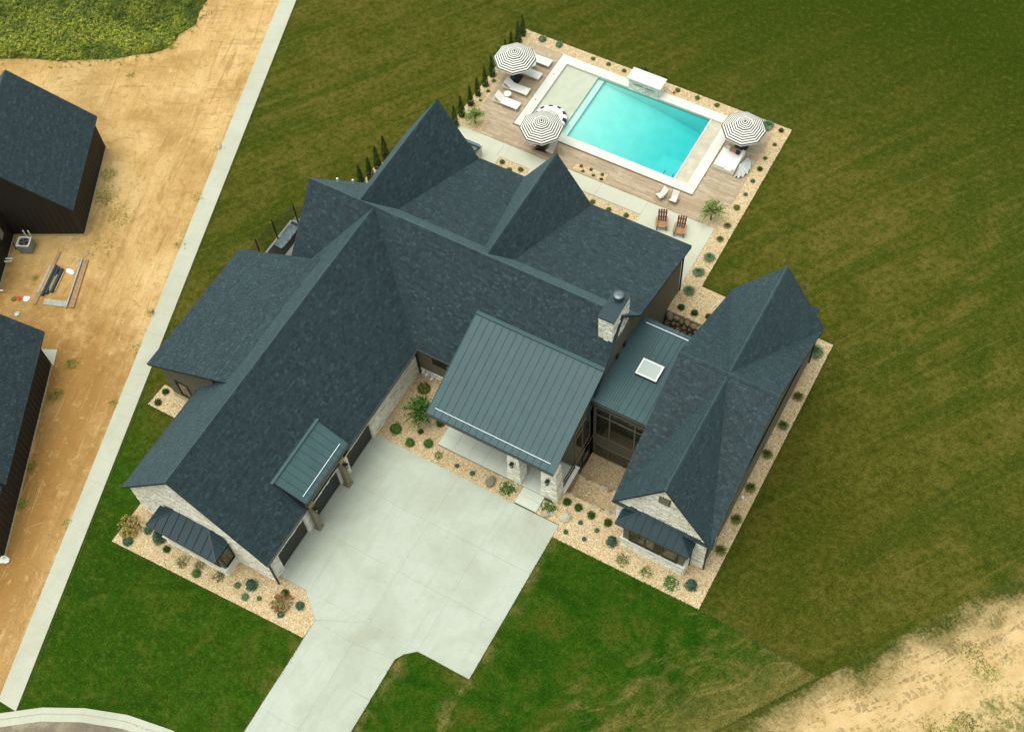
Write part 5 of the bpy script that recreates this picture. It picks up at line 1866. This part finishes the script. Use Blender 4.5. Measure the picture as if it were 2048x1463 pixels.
for i in range(7):
    a0_, a1_ = math.radians(-100 + i * 28), math.radians(-100 + (i + 1) * 28)
    mb = MB()
    r_ = 1.05
    p0 = Vector((math.cos(a0_) * .62, math.sin(a0_) * r_, .10))
    p1 = Vector((math.cos(a1_) * .62, math.sin(a1_) * r_, .10))
    pm_ = (p0 + p1) / 2 * 0.95 + Vector((0, 0, .22))
    mb.add([ctr, p0, pm_, p1, ctr - Vector((0, 0, .05)), p0 - Vector((0, 0, .05)), p1 - Vector((0, 0, .05))], [(0, 1, 2), (0, 2, 3), (1, 5, 2), (2, 6, 3)[:3]])
    mb.build('fabric_panel', MAT['greycloth'], cn)
    MB().bar(ctr, p0, .03).build('rib', MAT['offwhite'], cn)

# stone fountain wall at the pool
fo = empty('fountain_wall', 'pale stone fountain block with flat white top standing at the far pool edge', 'fountain', (1.95, 45.75, 0))
fo_b = build(MB().box(.72, 3.18, 45.34, 46.25, -.1, 1.0), 'body', MAT['mortar'], fo)
build(MB().box(.56, 3.34, 45.22, 46.42, 1.0, 1.12), 'cap', MAT['coping'], fo)
veneer(fo_b, (.72, 45.34, 0), (1, 0, 0), (0, -1, 0), -.1, .99, lambda a, b: [(0, 2.46)], .05, (.08, .16), (.2, .55), seed=61, key='f')
veneer(fo_b, (3.18, 45.34, 0), (0, 1, 0), (1, 0, 0), -.1, .99, lambda a, b: [(0, .91)], .05, (.08, .16), (.2, .55), seed=62, key='f')
veneer(fo_b, (.72, 46.25, 0), (0, -1, 0), (-1, 0, 0), -.1, .99, lambda a, b: [(0, .91)], .05, (.08, .16), (.2, .55), seed=63, key='f')
flush_stones('f', 120, fo_b)
build(MB().box(1.1, 2.8, 45.26, 45.29, .62, .66), 'water_spout', MAT['steel'], fo)
tag(MB().tube((3.4, 46.55, .1), (3.95, 46.35, .1), .03).build('white_pipe', MAT['pvc']), 'short white pipe on the gravel beside the fountain block', 'pipe')
tag(MB().box(3.92, 4.08, 46.28, 46.42, .02, .2).build('valve_box', MAT['red']), 'small red valve on the gravel beside the fountain block', 'valve')
for (x, lab) in ((.85, 'small white pump behind the fountain block, left one'), (1.95, 'small dark pump behind the fountain block, middle one'), (2.75, 'small dark pump behind the fountain block, right one')):
    o = MB().tube((0, 0, 0), (0, 0, .4), .17, .15, 10).box(-.25, .1, -.08, .08, .05, .2).build('pump', MAT['pvc' if x < 1 else 'black'], None, lab, 'pump')
    o.location = (x, 46.78, 0)

# hot tub behind the house
ht = empty('hot_tub', 'beige hot tub with grey-blue cover and black lifter bars on the patio', 'hot tub', (-6.85, 33.72, 0))
mb = MB()
cr = []
for (sx, sy, a) in ((1, 1, 0), (-1, 1, 90), (-1, -1, 180), (1, -1, 270)):
    for j in range(5):
        t_ = math.radians(a + j * 22.5)
        cr.append((sx * .75 + .22 * math.cos(t_), sy * .75 + .22 * math.sin(t_), .05))
mb.prism(cr, (0, 0, .82))
mb.build('shell', MAT['beige'], ht)
MB().prism([(x * .97, y * .97, .87) for x, y, z in cr], (0, 0, .10)).build('cover', MAT['slate'], ht)
MB().box(-.95, .95, .86, .97, .75, .95).build('rim', MAT['coping'], ht)
MB().bar((-.9, .62, 1.02), (.95, .62, 1.02), .07).bar((.55, -.9, 1.02), (.9, .62, 1.02), .06).bar((.1, .62, 1.02), (.9, 0.05, 1.02), .05).build('lifter_bar', MAT['black'], ht)


# ------------------------------------------------------------------ plants
def leafcard(mb, c, n, s, asp=1.0):
    n = n.normalized()
    t = n.cross(Vector((U(-1, 1), U(-1, 1), U(-1, 1))))
    if t.length < 1e-3:
        t = Vector((1, 0, 0))
    t.normalize()
    b = n.cross(t)
    mb.quad(c - t * s * asp, c - b * s * .5, c + t * s * asp, c + b * s * .5)


def rdir(zmin=-0.2):
    while True:
        v = Vector((U(-1, 1), U(-1, 1), U(-1, 1)))
        if 0.1 < v.length < 1 and v.z / v.length > zmin:
            return v.normalized()


def mound(name, mat, n=260, sz=0.09, core=0.72, lump=0.18, hgt=1.0, stem=True):
    """a rounded shrub of unit radius: leaf clumps through the outer shell, uneven outline"""
    e = empty(name, None, 'shrub')
    L = MB()
    lumps = [(rdir(0.0), U(.75, 1.12)) for _ in range(9)]
    for _ in range(n):
        d = rdir(-0.15)
        k_ = max([1.0 - lump] + [w * (1 - (1 - d.dot(q)) * 2.2) for q, w in lumps])
        r_ = k_ * U(.62, 1.05)
        c = Vector((d.x * r_, d.y * r_, .1 + max(0, (d.z + .15)) * r_ * hgt))
        leafcard(L, c, d + rdir(-1) * .7, sz * U(.7, 1.4))
    L.blob((0, 0, .30 * hgt), .62, (1, 1, .75 * hgt), 12, 7, .14)
    L.build('foliage', MAT[mat], e)
    S_ = MB()
    for i in range(5):
        a = i * 1.256 + U(0, .5)
        S_.tube((0, 0, 0), (.45 * math.cos(a), .45 * math.sin(a), .5 * hgt), .05, .02, 5)
    S_.build('stem', MAT['stem'], e)
    return e


def tuft(name, mat, n=150, wid=0.035, droop=0.5, h=1.0):
    e = empty(name, None, 'grass')
    L = MB()
    for _ in range(n):
        a = U(0, 6.283)
        r0 = U(0, .22)
        o = U(.35, 1.0)
        hh = h * U(.55, 1.0) * (1.15 - .5 * o)
        d = Vector((math.cos(a), math.sin(a), 0))
        s = Vector((-d.y, d.x, 0)) * wid * U(.6, 1.3)
        p0 = d * r0
        p1 = d * (r0 + (o - r0) * .5) + Vector((0, 0, hh * .8))
        p2 = d * o + Vector((0, 0, hh * (1 - droop)))
        L.quad(p0 - s * .6, p0 + s * .6, p1 + s, p1 - s)
        L.quad(p1 - s, p1 + s, p2 + s * .2, p2 - s * .2)
    L.build('blade', MAT[mat], e, kind='stuff')
    MB().blob((0, 0, .05), .14, (1, 1, .6), 7, 4).build('clump', MAT['stem'], e)
    return e


def conifer(name, mat, r, h, n, sz, pw=1.0, cat='tree'):
    e = empty(name, None, cat)
    L = MB()
    ph = [U(0, 6.28) for _ in range(4)]
    for _ in range(n):
        t_ = 1 - math.sqrt(R()) if pw > .9 else R() ** 1.25
        z = .06 + t_ * h * .96
        rr = r * (1 - t_) ** pw if pw > .9 else r * (1 - t_) ** .72 * (.8 + .2 * min(1, t_ * 6))
        a = U(0, 6.283)
        rr *= (0.94 + .07 * math.sin(3 * a + ph[0] + z * 5) + .06 * math.sin(5 * a + ph[1] - z * 9)) * U(.6, 1.05)
        c = Vector((math.cos(a) * rr, math.sin(a) * rr, z))
        leafcard(L, c, Vector((math.cos(a), math.sin(a), .35)) + rdir(-1) * .6, sz * U(.6, 1.4), 1.3)
    L.build('foliage', MAT[mat], e)
    MB().tube((0, 0, 0), (0, 0, h * .8), .05, .02, 6).build('trunk', MAT['stem'], e)
    return e


def hydrangea(name, leafmat, blmat, nb=11, dens=150, lab=None):
    e = empty(name, None, 'shrub')
    L = MB()
    for _ in range(dens):
        d = rdir(-.05)
        r_ = U(.45, .95)
        leafcard(L, Vector((d.x * r_, d.y * r_, .08 + d.z * r_ * .75)), d + Vector((0, 0, .6)) + rdir(-1) * .5, .12 * U(.7, 1.3))
    L.build('foliage', MAT[leafmat], e)
    for i in range(nb):
        d = rdir(.05)
        r_ = U(.75, 1.02)
        c = Vector((d.x * r_, d.y * r_, .12 + d.z * r_ * .8))
        B_ = MB()
        for _ in range(16):
            q = rdir(-.4)
            leafcard(B_, c + q * .12, q, .068, 1.0)
        B_.build('blossom', MAT[blmat], e)
    S_ = MB()
    for i in range(5):
        a = i * 1.256
        S_.tube((0, 0, 0), (.5 * math.cos(a), .5 * math.sin(a), .5), .03, .015, 5)
    S_.build('stem', MAT['stem'], e)
    return e


def weeping(name, mat, n=520, r=1.0, h=1.7, sz=.085):
    e = empty(name, None, 'tree')
    T = MB().tube((0, 0, 0), (0.03, 0.02, h * .5), .055, .04, 7)
    tips = []
    for i in range(9):
        a = i * .698 + U(-.2, .2)
        q = Vector((math.cos(a) * r * .5, math.sin(a) * r * .5, h * U(.75, .95)))
        T.tube((0.03, 0.02, h * .48), q, .03, .012, 5)
        tips.append(q)
    T.build('trunk', MAT['stem'], e)
    L = MB()
    for b in range(130):
        a = U(0, 6.283)
        el = U(.15, 1.45)
        d = Vector((math.cos(a) * math.cos(el), math.sin(a) * math.cos(el), math.sin(el)))
        ln = r * U(.7, 1.15)
        p = Vector((0, 0, h * .55))
        s = n // 130
        for j in range(s):
            t_ = (j + R()) / s
            c = p + d * ln * t_ + Vector((0, 0, -.55 * t_ * t_ * ln * math.cos(el)))
            leafcard(L, c, rdir(-1), sz * U(.7, 1.3), 1.7)
    L.build('foliage', MAT[mat], e)
    return e


random.seed(101)
ORD = ['first', 'second', 'third', 'fourth', 'fifth', 'sixth', 'seventh', 'eighth', 'ninth', 'tenth', 'eleventh', 'twelfth', 'thirteenth']


class Kind:
    """a few variants of one kind of plant; the first of each variant is placed itself, later ones are copies"""
    def __init__(self, makers):
        self.m = makers
        self.p = []

    def put(self, x, y, s, label, cat=None, group=None, z=0.0, sz=None):
        i = len(self.p)
        if i < len(self.m):
            o = self.m[i]()
            self.p.append(o)
            o.location = (x, y, z)
            o.rotation_euler = (0, 0, U(0, 6.28))
            o.scale = (s, s, s)
            tag(o, label, cat, group)
        else:
            src = random.choice(self.p)
            o = dup(src, (x, y, z), U(0, 6.28), label, s)
            if cat:
                o['category'] = cat
            if group:
                o['group'] = group
            elif 'group' in o:
                del o['group']
        return o


K_arb = Kind([lambda: conifer('cedar', 'leaf_arb', .33, 2.15, 620, .065, .5) for _ in range(3)])
K_spruce = Kind([lambda: conifer('spruce', 'leaf_spruce', 1.0, 2.5, 900, .10, 1.0) for _ in range(2)])
K_dark = Kind([lambda: mound('shrub', 'leaf_dark', 620, .11, lump=.04) for _ in range(2)])
K_green = Kind([lambda: mound('shrub', 'leaf_green', 560, .10, lump=.22, hgt=.8) for _ in range(2)])
K_grey = Kind([lambda: mound('shrub', 'leaf_grey', 480, .10, lump=.25, hgt=.7) for _ in range(2)])
K_olive = Kind([lambda: mound('shrub', 'leaf_olive', 420, .11, lump=.2, hgt=.8) for _ in range(3)])
K_blue = Kind([lambda: mound('shrub', 'leaf_spruce', 440, .11, lump=.22, hgt=.7) for _ in range(2)])
K_tuft = Kind([lambda: tuft('ornamental_grass', 'leaf_olive', 190, .035, .55, .95) for _ in range(2)])
K_tuftg = Kind([lambda: tuft('ornamental_grass', 'leaf_grey', 260, .05, .6, .8) for _ in range(2)])
K_gold = Kind([lambda: hydrangea('shrub', 'leaf_olive', 'leaf_gold', 62, 130)])
K_rust = Kind([lambda: hydrangea('shrub', 'leaf_olive', 'leaf_rust', 56, 90)])
K_hyd = Kind([lambda: hydrangea('hydrangea', 'leaf_green', 'blossom', 14, 170) for _ in range(2)])
K_hydp = Kind([lambda: hydrangea('hydrangea', 'leaf_olive', 'blossom', 9, 110) for _ in range(2)])
K_wil = Kind([lambda: weeping('willow', 'leaf_willow', 1950, 1.0, 1.6, .05) for _ in range(1)])
K_wild = Kind([lambda: weeping('willow', 'leaf_green', 2340, 1.0, 1.7, .055) for _ in range(1)])

# row of columnar cedars along the side of the deck
G_ = 'columnar cedars along the deck'
for i, (y, s) in enumerate(((46.5, .98), (45.7, 1.0), (44.75, .9), (43.8, .9), (42.75, .95), (41.7, .98), (40.58, .93), (39.47, .90), (38.39, .95), (37.15, 1.0), (36.1, 1.0))):
    lab = ('dark columnar cedar at the far end of the row beside the deck' if i == 0 else
           'dark columnar cedar, %s from the far end of the row beside the deck' % ORD[i])
    K_arb.put(-9.12 + U(-.06, .06), y, s, lab, 'tree', G_)
for i, (x, y) in enumerate(((-12.2, 28.0), (-12.0, 28.9), (-12.05, 29.97), (-12.1, 31.1))):
    K_arb.put(x, y, 1.12, 'dark columnar cedar beside the steep side gable, %s from the netted fence' % ORD[i], 'tree', 'columnar cedars beside the house')

G_ = 'shrubs in the gravel behind the pool'
K_grey.put(-7.5, 46.72, .42, 'grey-green round shrub in the far gravel corner, beside the end cedar', 'shrub')
K_grey.put(-6.05, 46.78, .40, 'grey-green spreading shrub in the far gravel strip, second from the cedars', 'shrub')
for i, (x, y) in enumerate(((-3.03, 46.7), (-1.71, 46.72), (-.36, 46.67))):
    K_olive.put(x, y, .22 + U(0, .03), 'small green shrub in the far gravel, %s left of the fountain block' % ORD[2 - i], 'shrub', G_)
K_dark.put(1.0, 47.2, .36, 'dark upright bush behind the fountain block, largest of three', 'shrub')
K_olive.put(1.87, 47.2, .30, 'thin brownish bush behind the fountain block, middle of three', 'shrub')
K_dark.put(2.67, 47.2, .33, 'dark upright bush behind the fountain block, right-hand one', 'shrub')
for i, (x, y) in enumerate(((4.14, 46.72), (5.77, 46.69), (7.36, 46.71))):
    K_olive.put(x, y, .25, 'small green shrub in the far gravel, %s right of the fountain block' % ORD[i], 'shrub', G_)
K_tuftg.put(11.5, 46.55, .6, 'pale grey-green grass tuft behind the right-hand parasol', 'grass')
G_ = 'small dark shrubs along the right gravel strip'
for i, (x, y) in enumerate(((12.57, 46.6), (12.68, 45.16), (12.58, 43.67), (12.64, 42.56), (12.64, 41.34), (12.67, 40.0), (12.61, 38.62), (12.69, 36.89), (12.72, 35.58))):
    kd = (K_dark, K_olive, K_olive, K_dark, K_blue, K_blue, K_olive, K_tuft, K_tuft)[i]
    kd.put(x, y, (.22, .2, .2, .22, .22, .2, .30, .34, .34)[i], 'small %s in the right gravel strip, %s from the far corner' %
           ('shrub' if kd is not K_tuft else 'spiky grass', ORD[i]), 'shrub', G_)
for i, (x, y) in enumerate(((12.71, 33.8), (12.61, 32.35), (12.67, 30.65))):
    K_tuftg.put(x, y, .50, 'round green tuft beside the patio, %s of three going towards the house' % ORD[i], 'grass', 'round tufts beside the patio')
for i, (x, y) in enumerate(((12.79, 29.2), (13.77, 29.2), (14.75, 29.35))):
    K_dark.put(x, y, .27, 'dark ball-shaped bush above the boulder wall, %s from the house corner' % ORD[i], 'shrub', 'ball bushes above the boulder wall')
K_wil.put(11.42, 36.85, 1.12, 'pale weeping ornamental tree in gravel at the corner of the deck', 'tree')
K_wil.put(-7.86, 36.95, .92, 'pale yellow-green weeping tree in gravel beside the cedars', 'tree')
for i, (x, y, s) in enumerate(((-8.74, 41.24, .2), (-8.61, 40.14, .19), (-8.66, 39.07, .15))):
    K_olive.put(x, y, s, 'tiny shrub in the gravel between cedars and loungers, %s from the parasol' % ORD[i], 'shrub')
G_ = 'small shrubs in the patio planters'
for i, (x, y) in enumerate(((-4.22, 34.61), (-3.4, 34.2), (-2.67, 34.6))):
    K_olive.put(x, y, .26, 'green shrub in the gravel square by the hot tub, %s from the left' % ORD[i], 'shrub', G_)
for i, (x, y) in enumerate(((1.09, 36.92), (1.41, 36.55), (1.86, 36.97), (2.25, 36.55), (2.81, 36.92))):
    K_olive.put(x, y, .17, 'small plant in the gravel inset of the deck, %s from the left' % ORD[i], 'shrub', G_)
crumple('garden_stone', (2.95, 36.5), .14, 'black', 'small dark stone at the end of the gravel inset in the deck', 'stone', 9)
for i, (x, y) in enumerate(((3.35, 34.4), (4.67, 34.3), (6.0, 34.42))):
    K_olive.put(x, y, .25, 'green shrub in the gravel strip behind the house, %s from the left' % ORD[i], 'shrub', G_)
sheet('planter_gravel', MAT['gravel'], rect(-4.62, -2.1, 33.0, 34.97), 0.022)
sheet('planter_gravel', MAT['gravel'], rect(2.2, 6.86, 30.25, 34.9), 0.022)
sheet('planter_gravel', MAT['gravel'], PLT, 0.024)

# grasses down the right side of the house
K_tuftg.put(22.05, 30.1, .65, 'large pale green grass tuft at the far corner of the right wing', 'grass')
for i, (x, y) in enumerate(((22.4, 26.47), (22.38, 24.09), (22.3, 21.73), (22.34, 19.12), (22.44, 16.77), (22.46, 14.47))):
    K_tuft.put(x, y, .46, 'dark spiky grass along the right wing, %s from its far corner' % ORD[i + 1], 'grass', 'spiky grasses along the right wing')

# front bed, right
for i, (x, y) in enumerate(((12.77, 12.9), (13.58, 12.9), (14.51, 12.82), (15.62, 12.85))):
    K_dark.put(x, y, .29, 'dark green ball bush below the court terrace, %s from the porch' % ORD[i], 'shrub', 'ball bushes below the court terrace')
for i, (x, y) in enumerate(((13.64, 11.11), (14.14, 12.08), (14.84, 11.24), (15.27, 12.11))):
    K_blue.put(x, y, .20, 'small blue-green plant in the front gravel, %s from the driveway' % ORD[i], 'shrub', 'blue-green plants in the right front bed')
K_spruce.put(16.42, 11.85, .42, 'blue-green dwarf spruce left of the right wing bay window', 'tree')
K_spruce.put(21.85, 11.6, .44, 'blue-green dwarf spruce at the right front corner of the right wing', 'tree')
K_hyd.put(11.95, 12.02, .58, 'yellow-green flowering shrub right of the entry walk', 'shrub')
K_hydp.put(17.48, 11.1, .50, 'sparse flowering shrub under the right wing bay, left one', 'shrub')
K_hydp.put(19.12, 11.1, .48, 'sparse flowering shrub under the right wing bay, middle one', 'shrub')
K_hyd.put(20.71, 11.15, .60, 'white flowering hydrangea under the right wing bay, fullest of the row', 'shrub')
for (x, y, s, lab) in ((13.16, 11.95, .40, 'pale grey boulder in the gravel right of the driveway corner'), (11.95, 11.6, .3, 'small pale boulder beside the entry walk'),
                       (7.91, 11.85, .42, 'rounded brown boulder in the gravel in front of the porch'), (12.25, 11.75, .2, 'tiny pale stone beside the entry walk boulder')):
    o = boulder(1.0, .75, .6, int(x * 10)).build('boulder', MAT['pale_rock'] if x > 9 else MAT['rock'], None, lab, 'boulder')
    o.location = (x, y, s * .3)
    o.scale = (s, s, s)
    o.rotation_euler = (0, 0, x)
random.seed(303)
# bed by the porch
for (x, y, s, kd, lab, cat) in ((.62, 12.2, .50, K_green, 'round green mound at the garage wall near the driveway', 'shrub'), (1.95, 11.8, .40, K_green, 'bright green mound between driveway and porch, left one', 'shrub'),
                                (3.02, 12.3, .40, K_green, 'bright green mound between driveway and porch, right one', 'shrub'), (4.03, 11.88, .36, K_hydp, 'yellow-green shrub at the left corner of the porch paving', 'shrub'),
                                (5.44, 11.82, .2, K_blue, 'small blue-green plant in front of the porch, left one', 'shrub'), (6.56, 11.82, .22, K_blue, 'small blue-green plant in front of the porch, right one', 'shrub'),
                                (9.05, 11.95, .62, K_hyd, 'flowering hydrangea left of the entry walk at the stone column', 'shrub'), (2.95, 13.9, .3, K_dark, 'dark shrub under the left edge of the porch roof', 'shrub'),
                                (2.12, 12.8, .22, K_dark, 'small dark shrub at the foot of the weeping tree', 'shrub'), (.66, 15.6, .55, K_olive, 'shaded bush in the corner between garage and main house', 'shrub')):
    kd.put(x, y, s, lab, cat)
K_wild.put(1.75, 13.6, 1.25, 'dark green weeping tree between the garage wall and porch roof', 'tree')
# front bed, left
for (x, y, s, kd, lab, cat) in ((-10.45, -1.5, .80, K_gold, 'large golden shrub at the left corner of the garage bed', 'shrub'), (-9.95, -2.35, .42, K_blue, 'blue-green bush below the large golden shrub', 'shrub'),
                                (-8.35, -1.25, .5, K_spruce, 'dark blue-green juniper under the garage bay roof', 'shrub'), (-9.3, -1.15, .36, K_blue, 'blue-green bush left of the juniper by the garage bay', 'shrub'),
                                (-7.5, -1.6, .26, K_dark, 'small dark plant in the garage bed right of the juniper', 'shrub'), (-6.13, -1.8, .50, K_hydp, 'olive shrub with few blooms under the garage bay, left one', 'shrub'),
                                (-5.05, -1.45, .40, K_hydp, 'sparse shrub close to the garage bay sill, second one', 'shrub'), (-4.9, -2.0, .36, K_green, 'green shrub in front of the garage bay near the lawn edge', 'shrub'),
                                (-3.6, -1.5, .48, K_hydp, 'yellow-green blooming shrub at the right end of the garage bay', 'shrub'), (-2.24, -1.4, .28, K_grey, 'small grey-green plant right of the garage bay', 'shrub'),
                                (-1.45, -1.0, .44, K_spruce, 'blue-green dwarf spruce in front of the garage gable', 'tree'), (-1.39, -1.8, .32, K_grey, 'grey-green plant below the garage gable spruce', 'shrub'),
                                (-.58, -1.46, .19, K_green, 'tiny bright green plant in the garage bed', 'shrub'), (.87, -1.05, .68, K_rust, 'large rust-coloured shrub near the driveway corner', 'shrub'),
                                (.62, -.42, .27, K_dark, 'dark plant above the rust-coloured shrub', 'shrub'), (1.85, -.66, .36, K_blue, 'blue-green plant between rust-coloured shrub and driveway', 'shrub'),
                                (.45, -1.52, .14, K_blue, 'tiny blue-green plant left of the rust-coloured shrub', 'shrub'), (1.16, -1.66, .28, K_blue, 'blue-green plant below the rust-coloured shrub', 'shrub')):
    kd.put(x, y, s, lab, cat)
K_dark.put(-14.45, 7.35, .26, 'small dark shrub in the side gravel, nearer the house wall', 'shrub')
K_dark.put(-14.4, 6.45, .28, 'small dark shrub in the side gravel, nearer the lawn', 'shrub')

# ------------------------------------------------------------------ loose pebbles, weeds and grass (uncountable)
random.seed(404)


def inside(poly, x, y):
    c = False
    j = len(poly) - 1
    for i in range(len(poly)):
        if (poly[i][1] > y) != (poly[j][1] > y) and x < (poly[j][0] - poly[i][0]) * (y - poly[i][1]) / (poly[j][1] - poly[i][1]) + poly[i][0]:
            c = not c
        j = i
    return c


beds = [(rect(13.1, 22.8, 10.55, 12.9), .01), (rect(22.0, 22.8, 12.9, 31.0), .01), (rect(12.2, 13.2, 28.8, 46.9), .01), (rect(-8.9, 12.9, 46.15, 47.0), .01), (rect(-9.2, -8.4, 36.5, 46.9), .01),
        ([(-10.8, -2.7), (3.0, -2.15), (3.05, -1.0), (1.6, .25), (-10.8, .25)], .01), (rect(-.2, 9.7, 11.35, 12.5), .01), (rect(-.2, 3.4, 12.5, 16.2), .01), (rect(12.2, 16.1, 28.8, 31.2), .01),
        (rect(12.1, 16.1, 15.8, 17.7), -2.4), (rect(12.1, 16.1, 13.6, 15.2), -1.15)]
P = MB()
for poly, z in beds:
    xs_ = [q[0] for q in poly]
    ys_ = [q[1] for q in poly]
    ar = (max(xs_) - min(xs_)) * (max(ys_) - min(ys_))
    for _ in range(int(ar * 150)):
        x, y = U(min(xs_), max(xs_)), U(min(ys_), max(ys_))
        if not inside(poly, x, y):
            continue
        s = U(.018, .042)
        a = U(0, 3.14)
        ca, sa = math.cos(a) * s, math.sin(a) * s
        b = .75
        P.add([(x + ca, y + sa, z), (x - sa * b, y + ca * b, z), (x - ca, y - sa, z), (x + sa * b, y - ca * b, z), (x + U(-.3, .3) * s, y + U(-.3, .3) * s, z + s * .9)],
              [(0, 1, 4), (1, 2, 4), (2, 3, 4), (3, 0, 4)])
P.build('loose_pebbles', MAT['pebble'], kind='stuff')

W_ = MB()
n_ = 0
while n_ < 26000:
    x, y = U(-52, -32.5), U(23, 52)
    if not inside(WEED, x, y):
        continue
    n_ += 1
    hh = .12 + .5 * max(0, math.sin(x * .8 + 1.3 * math.sin(y * .6)) * math.cos(y * .7)) + U(0, .25)
    if y > 33.5 and x < -36:
        hh *= 1.9
    c = Vector((x, y, hh * U(.4, 1)))
    if R() < 0.25:
        c.x += random.gauss(0, .6)
        c.y += random.gauss(0, .6)
        c.z *= .6
    for _ in range(3):
        leafcard(W_, c + Vector((U(-.12, .12), U(-.12, .12), U(-.08, .08))), Vector((U(-.6, .6), U(-.6, .6), 1)), U(.03, .10), 1.6)
W_.build('weeds', MAT['leaf_weed'], kind='stuff')
# scattered weeds on the dirt by the black houses, along the pavement and in the sandy corner
W2 = MB()
spots = [(-28.6, 18.4, 1.3, 70), (-26.5, 17.5, 1.5, 50), (-29.6, 20.2, .9, 40), (-25.8, 14.8, 1.6, 30), (-20.8, 3.6, .7, 50), (-21.6, 6.0, .6, 30), (-18.9, -1.2, .6, 30), (-17.6, -3.6, .6, 40),
         (-19.2, 11.9, .5, 16), (-18.4, 9.2, .6, 8), (-20.9, 17.5, .7, 12), (-22.3, 21.5, .7, 10), (-17.0, 5.0, .5, 8), (-14.2, -3.2, .4, 8), (-23.8, 26.0, .6, 8), (-28.4, 10.4, .3, 8), (-34.4, 28.9, .5, 14),
          (38.6, 14.9, 1.1, 40), (38.9, 11.0, 1.6, 150), (37.6, 10.0, 1.4, 110), (35.6, 8.6, 1.0, 30), (31.0, 5.0, 1.2, 30), (28.6, 3.0, 1.3, 40), (37.6, 15.6, 1.0, 25)]
for (x, y, r_, n_) in spots:
    for _ in range(n_ * 5):
        a, q = U(0, 6.283), r_ * math.sqrt(R()) * U(.4, 1)
        leafcard(W2, Vector((x + math.cos(a) * q, y + math.sin(a) * q, U(.02, .16))), Vector((U(-.7, .7), U(-.7, .7), 1)), U(.022, .06), 1.4)
W2.build('scattered_weeds', MAT['leaf_weed'], kind='stuff')
# ragged grass along the lawn edges
GE = MB()
edges = [((13.06, .45), (13.06, 10.4)), ((8.64, -.75), (8.75, -9)), ((8.95, -.2), (9.55, .28)), ((9.6, .26), (13.05, .34)), ((13.1, 10.4), (22.85, 10.45)), ((22.92, 10.5), (22.94, 31.2)),
         ((13.32, 31.47), (13.3, 47.1)), ((13.3, 47.12), (-9.2, 47.2)), ((-10.9, -2.86), (3.1, -2.28)), ((3.22, -2.3), (3.2, -10)), ((-10.98, -2.8), (-10.98, .3)), ((-9.08, -13.6), (-27.3, 41.6)),
         ((-14.95, 6.0), (-10.7, 6.0)), ((-15.0, 6.1), (-14.95, 7.8)), ((22.9, 10.5), (30.5, 10.05)), ((30.5, 10.0), (26.7, 4.4)), ((-9.2, -13.9), (-5, -11.7)), ((-5, -11.6), (3, -10.1)), ((13.32, 31.5), (16, 31.5))]
for a, b in edges:
    L_ = math.hypot(b[0] - a[0], b[1] - a[1])
    for _ in range(int(L_ * 42)):
        t_ = R()
        x, y = a[0] + (b[0] - a[0]) * t_ + random.gauss(0, .035), a[1] + (b[1] - a[1]) * t_ + random.gauss(0, .035)
        leafcard(GE, Vector((x, y, U(.01, .05))), Vector((U(-.8, .8), U(-.8, .8), 1)), U(.02, .055), 1.5)
MAT['leaf_edge'] = mk_leaf('edge_grass_leaf', [(0.020, 0.045, 0.004), (0.045, 0.075, 0.006), (0.09, 0.10, 0.012), (0.14, 0.13, 0.03)])
GE.build('edge_grass', MAT['leaf_edge'], kind='stuff')
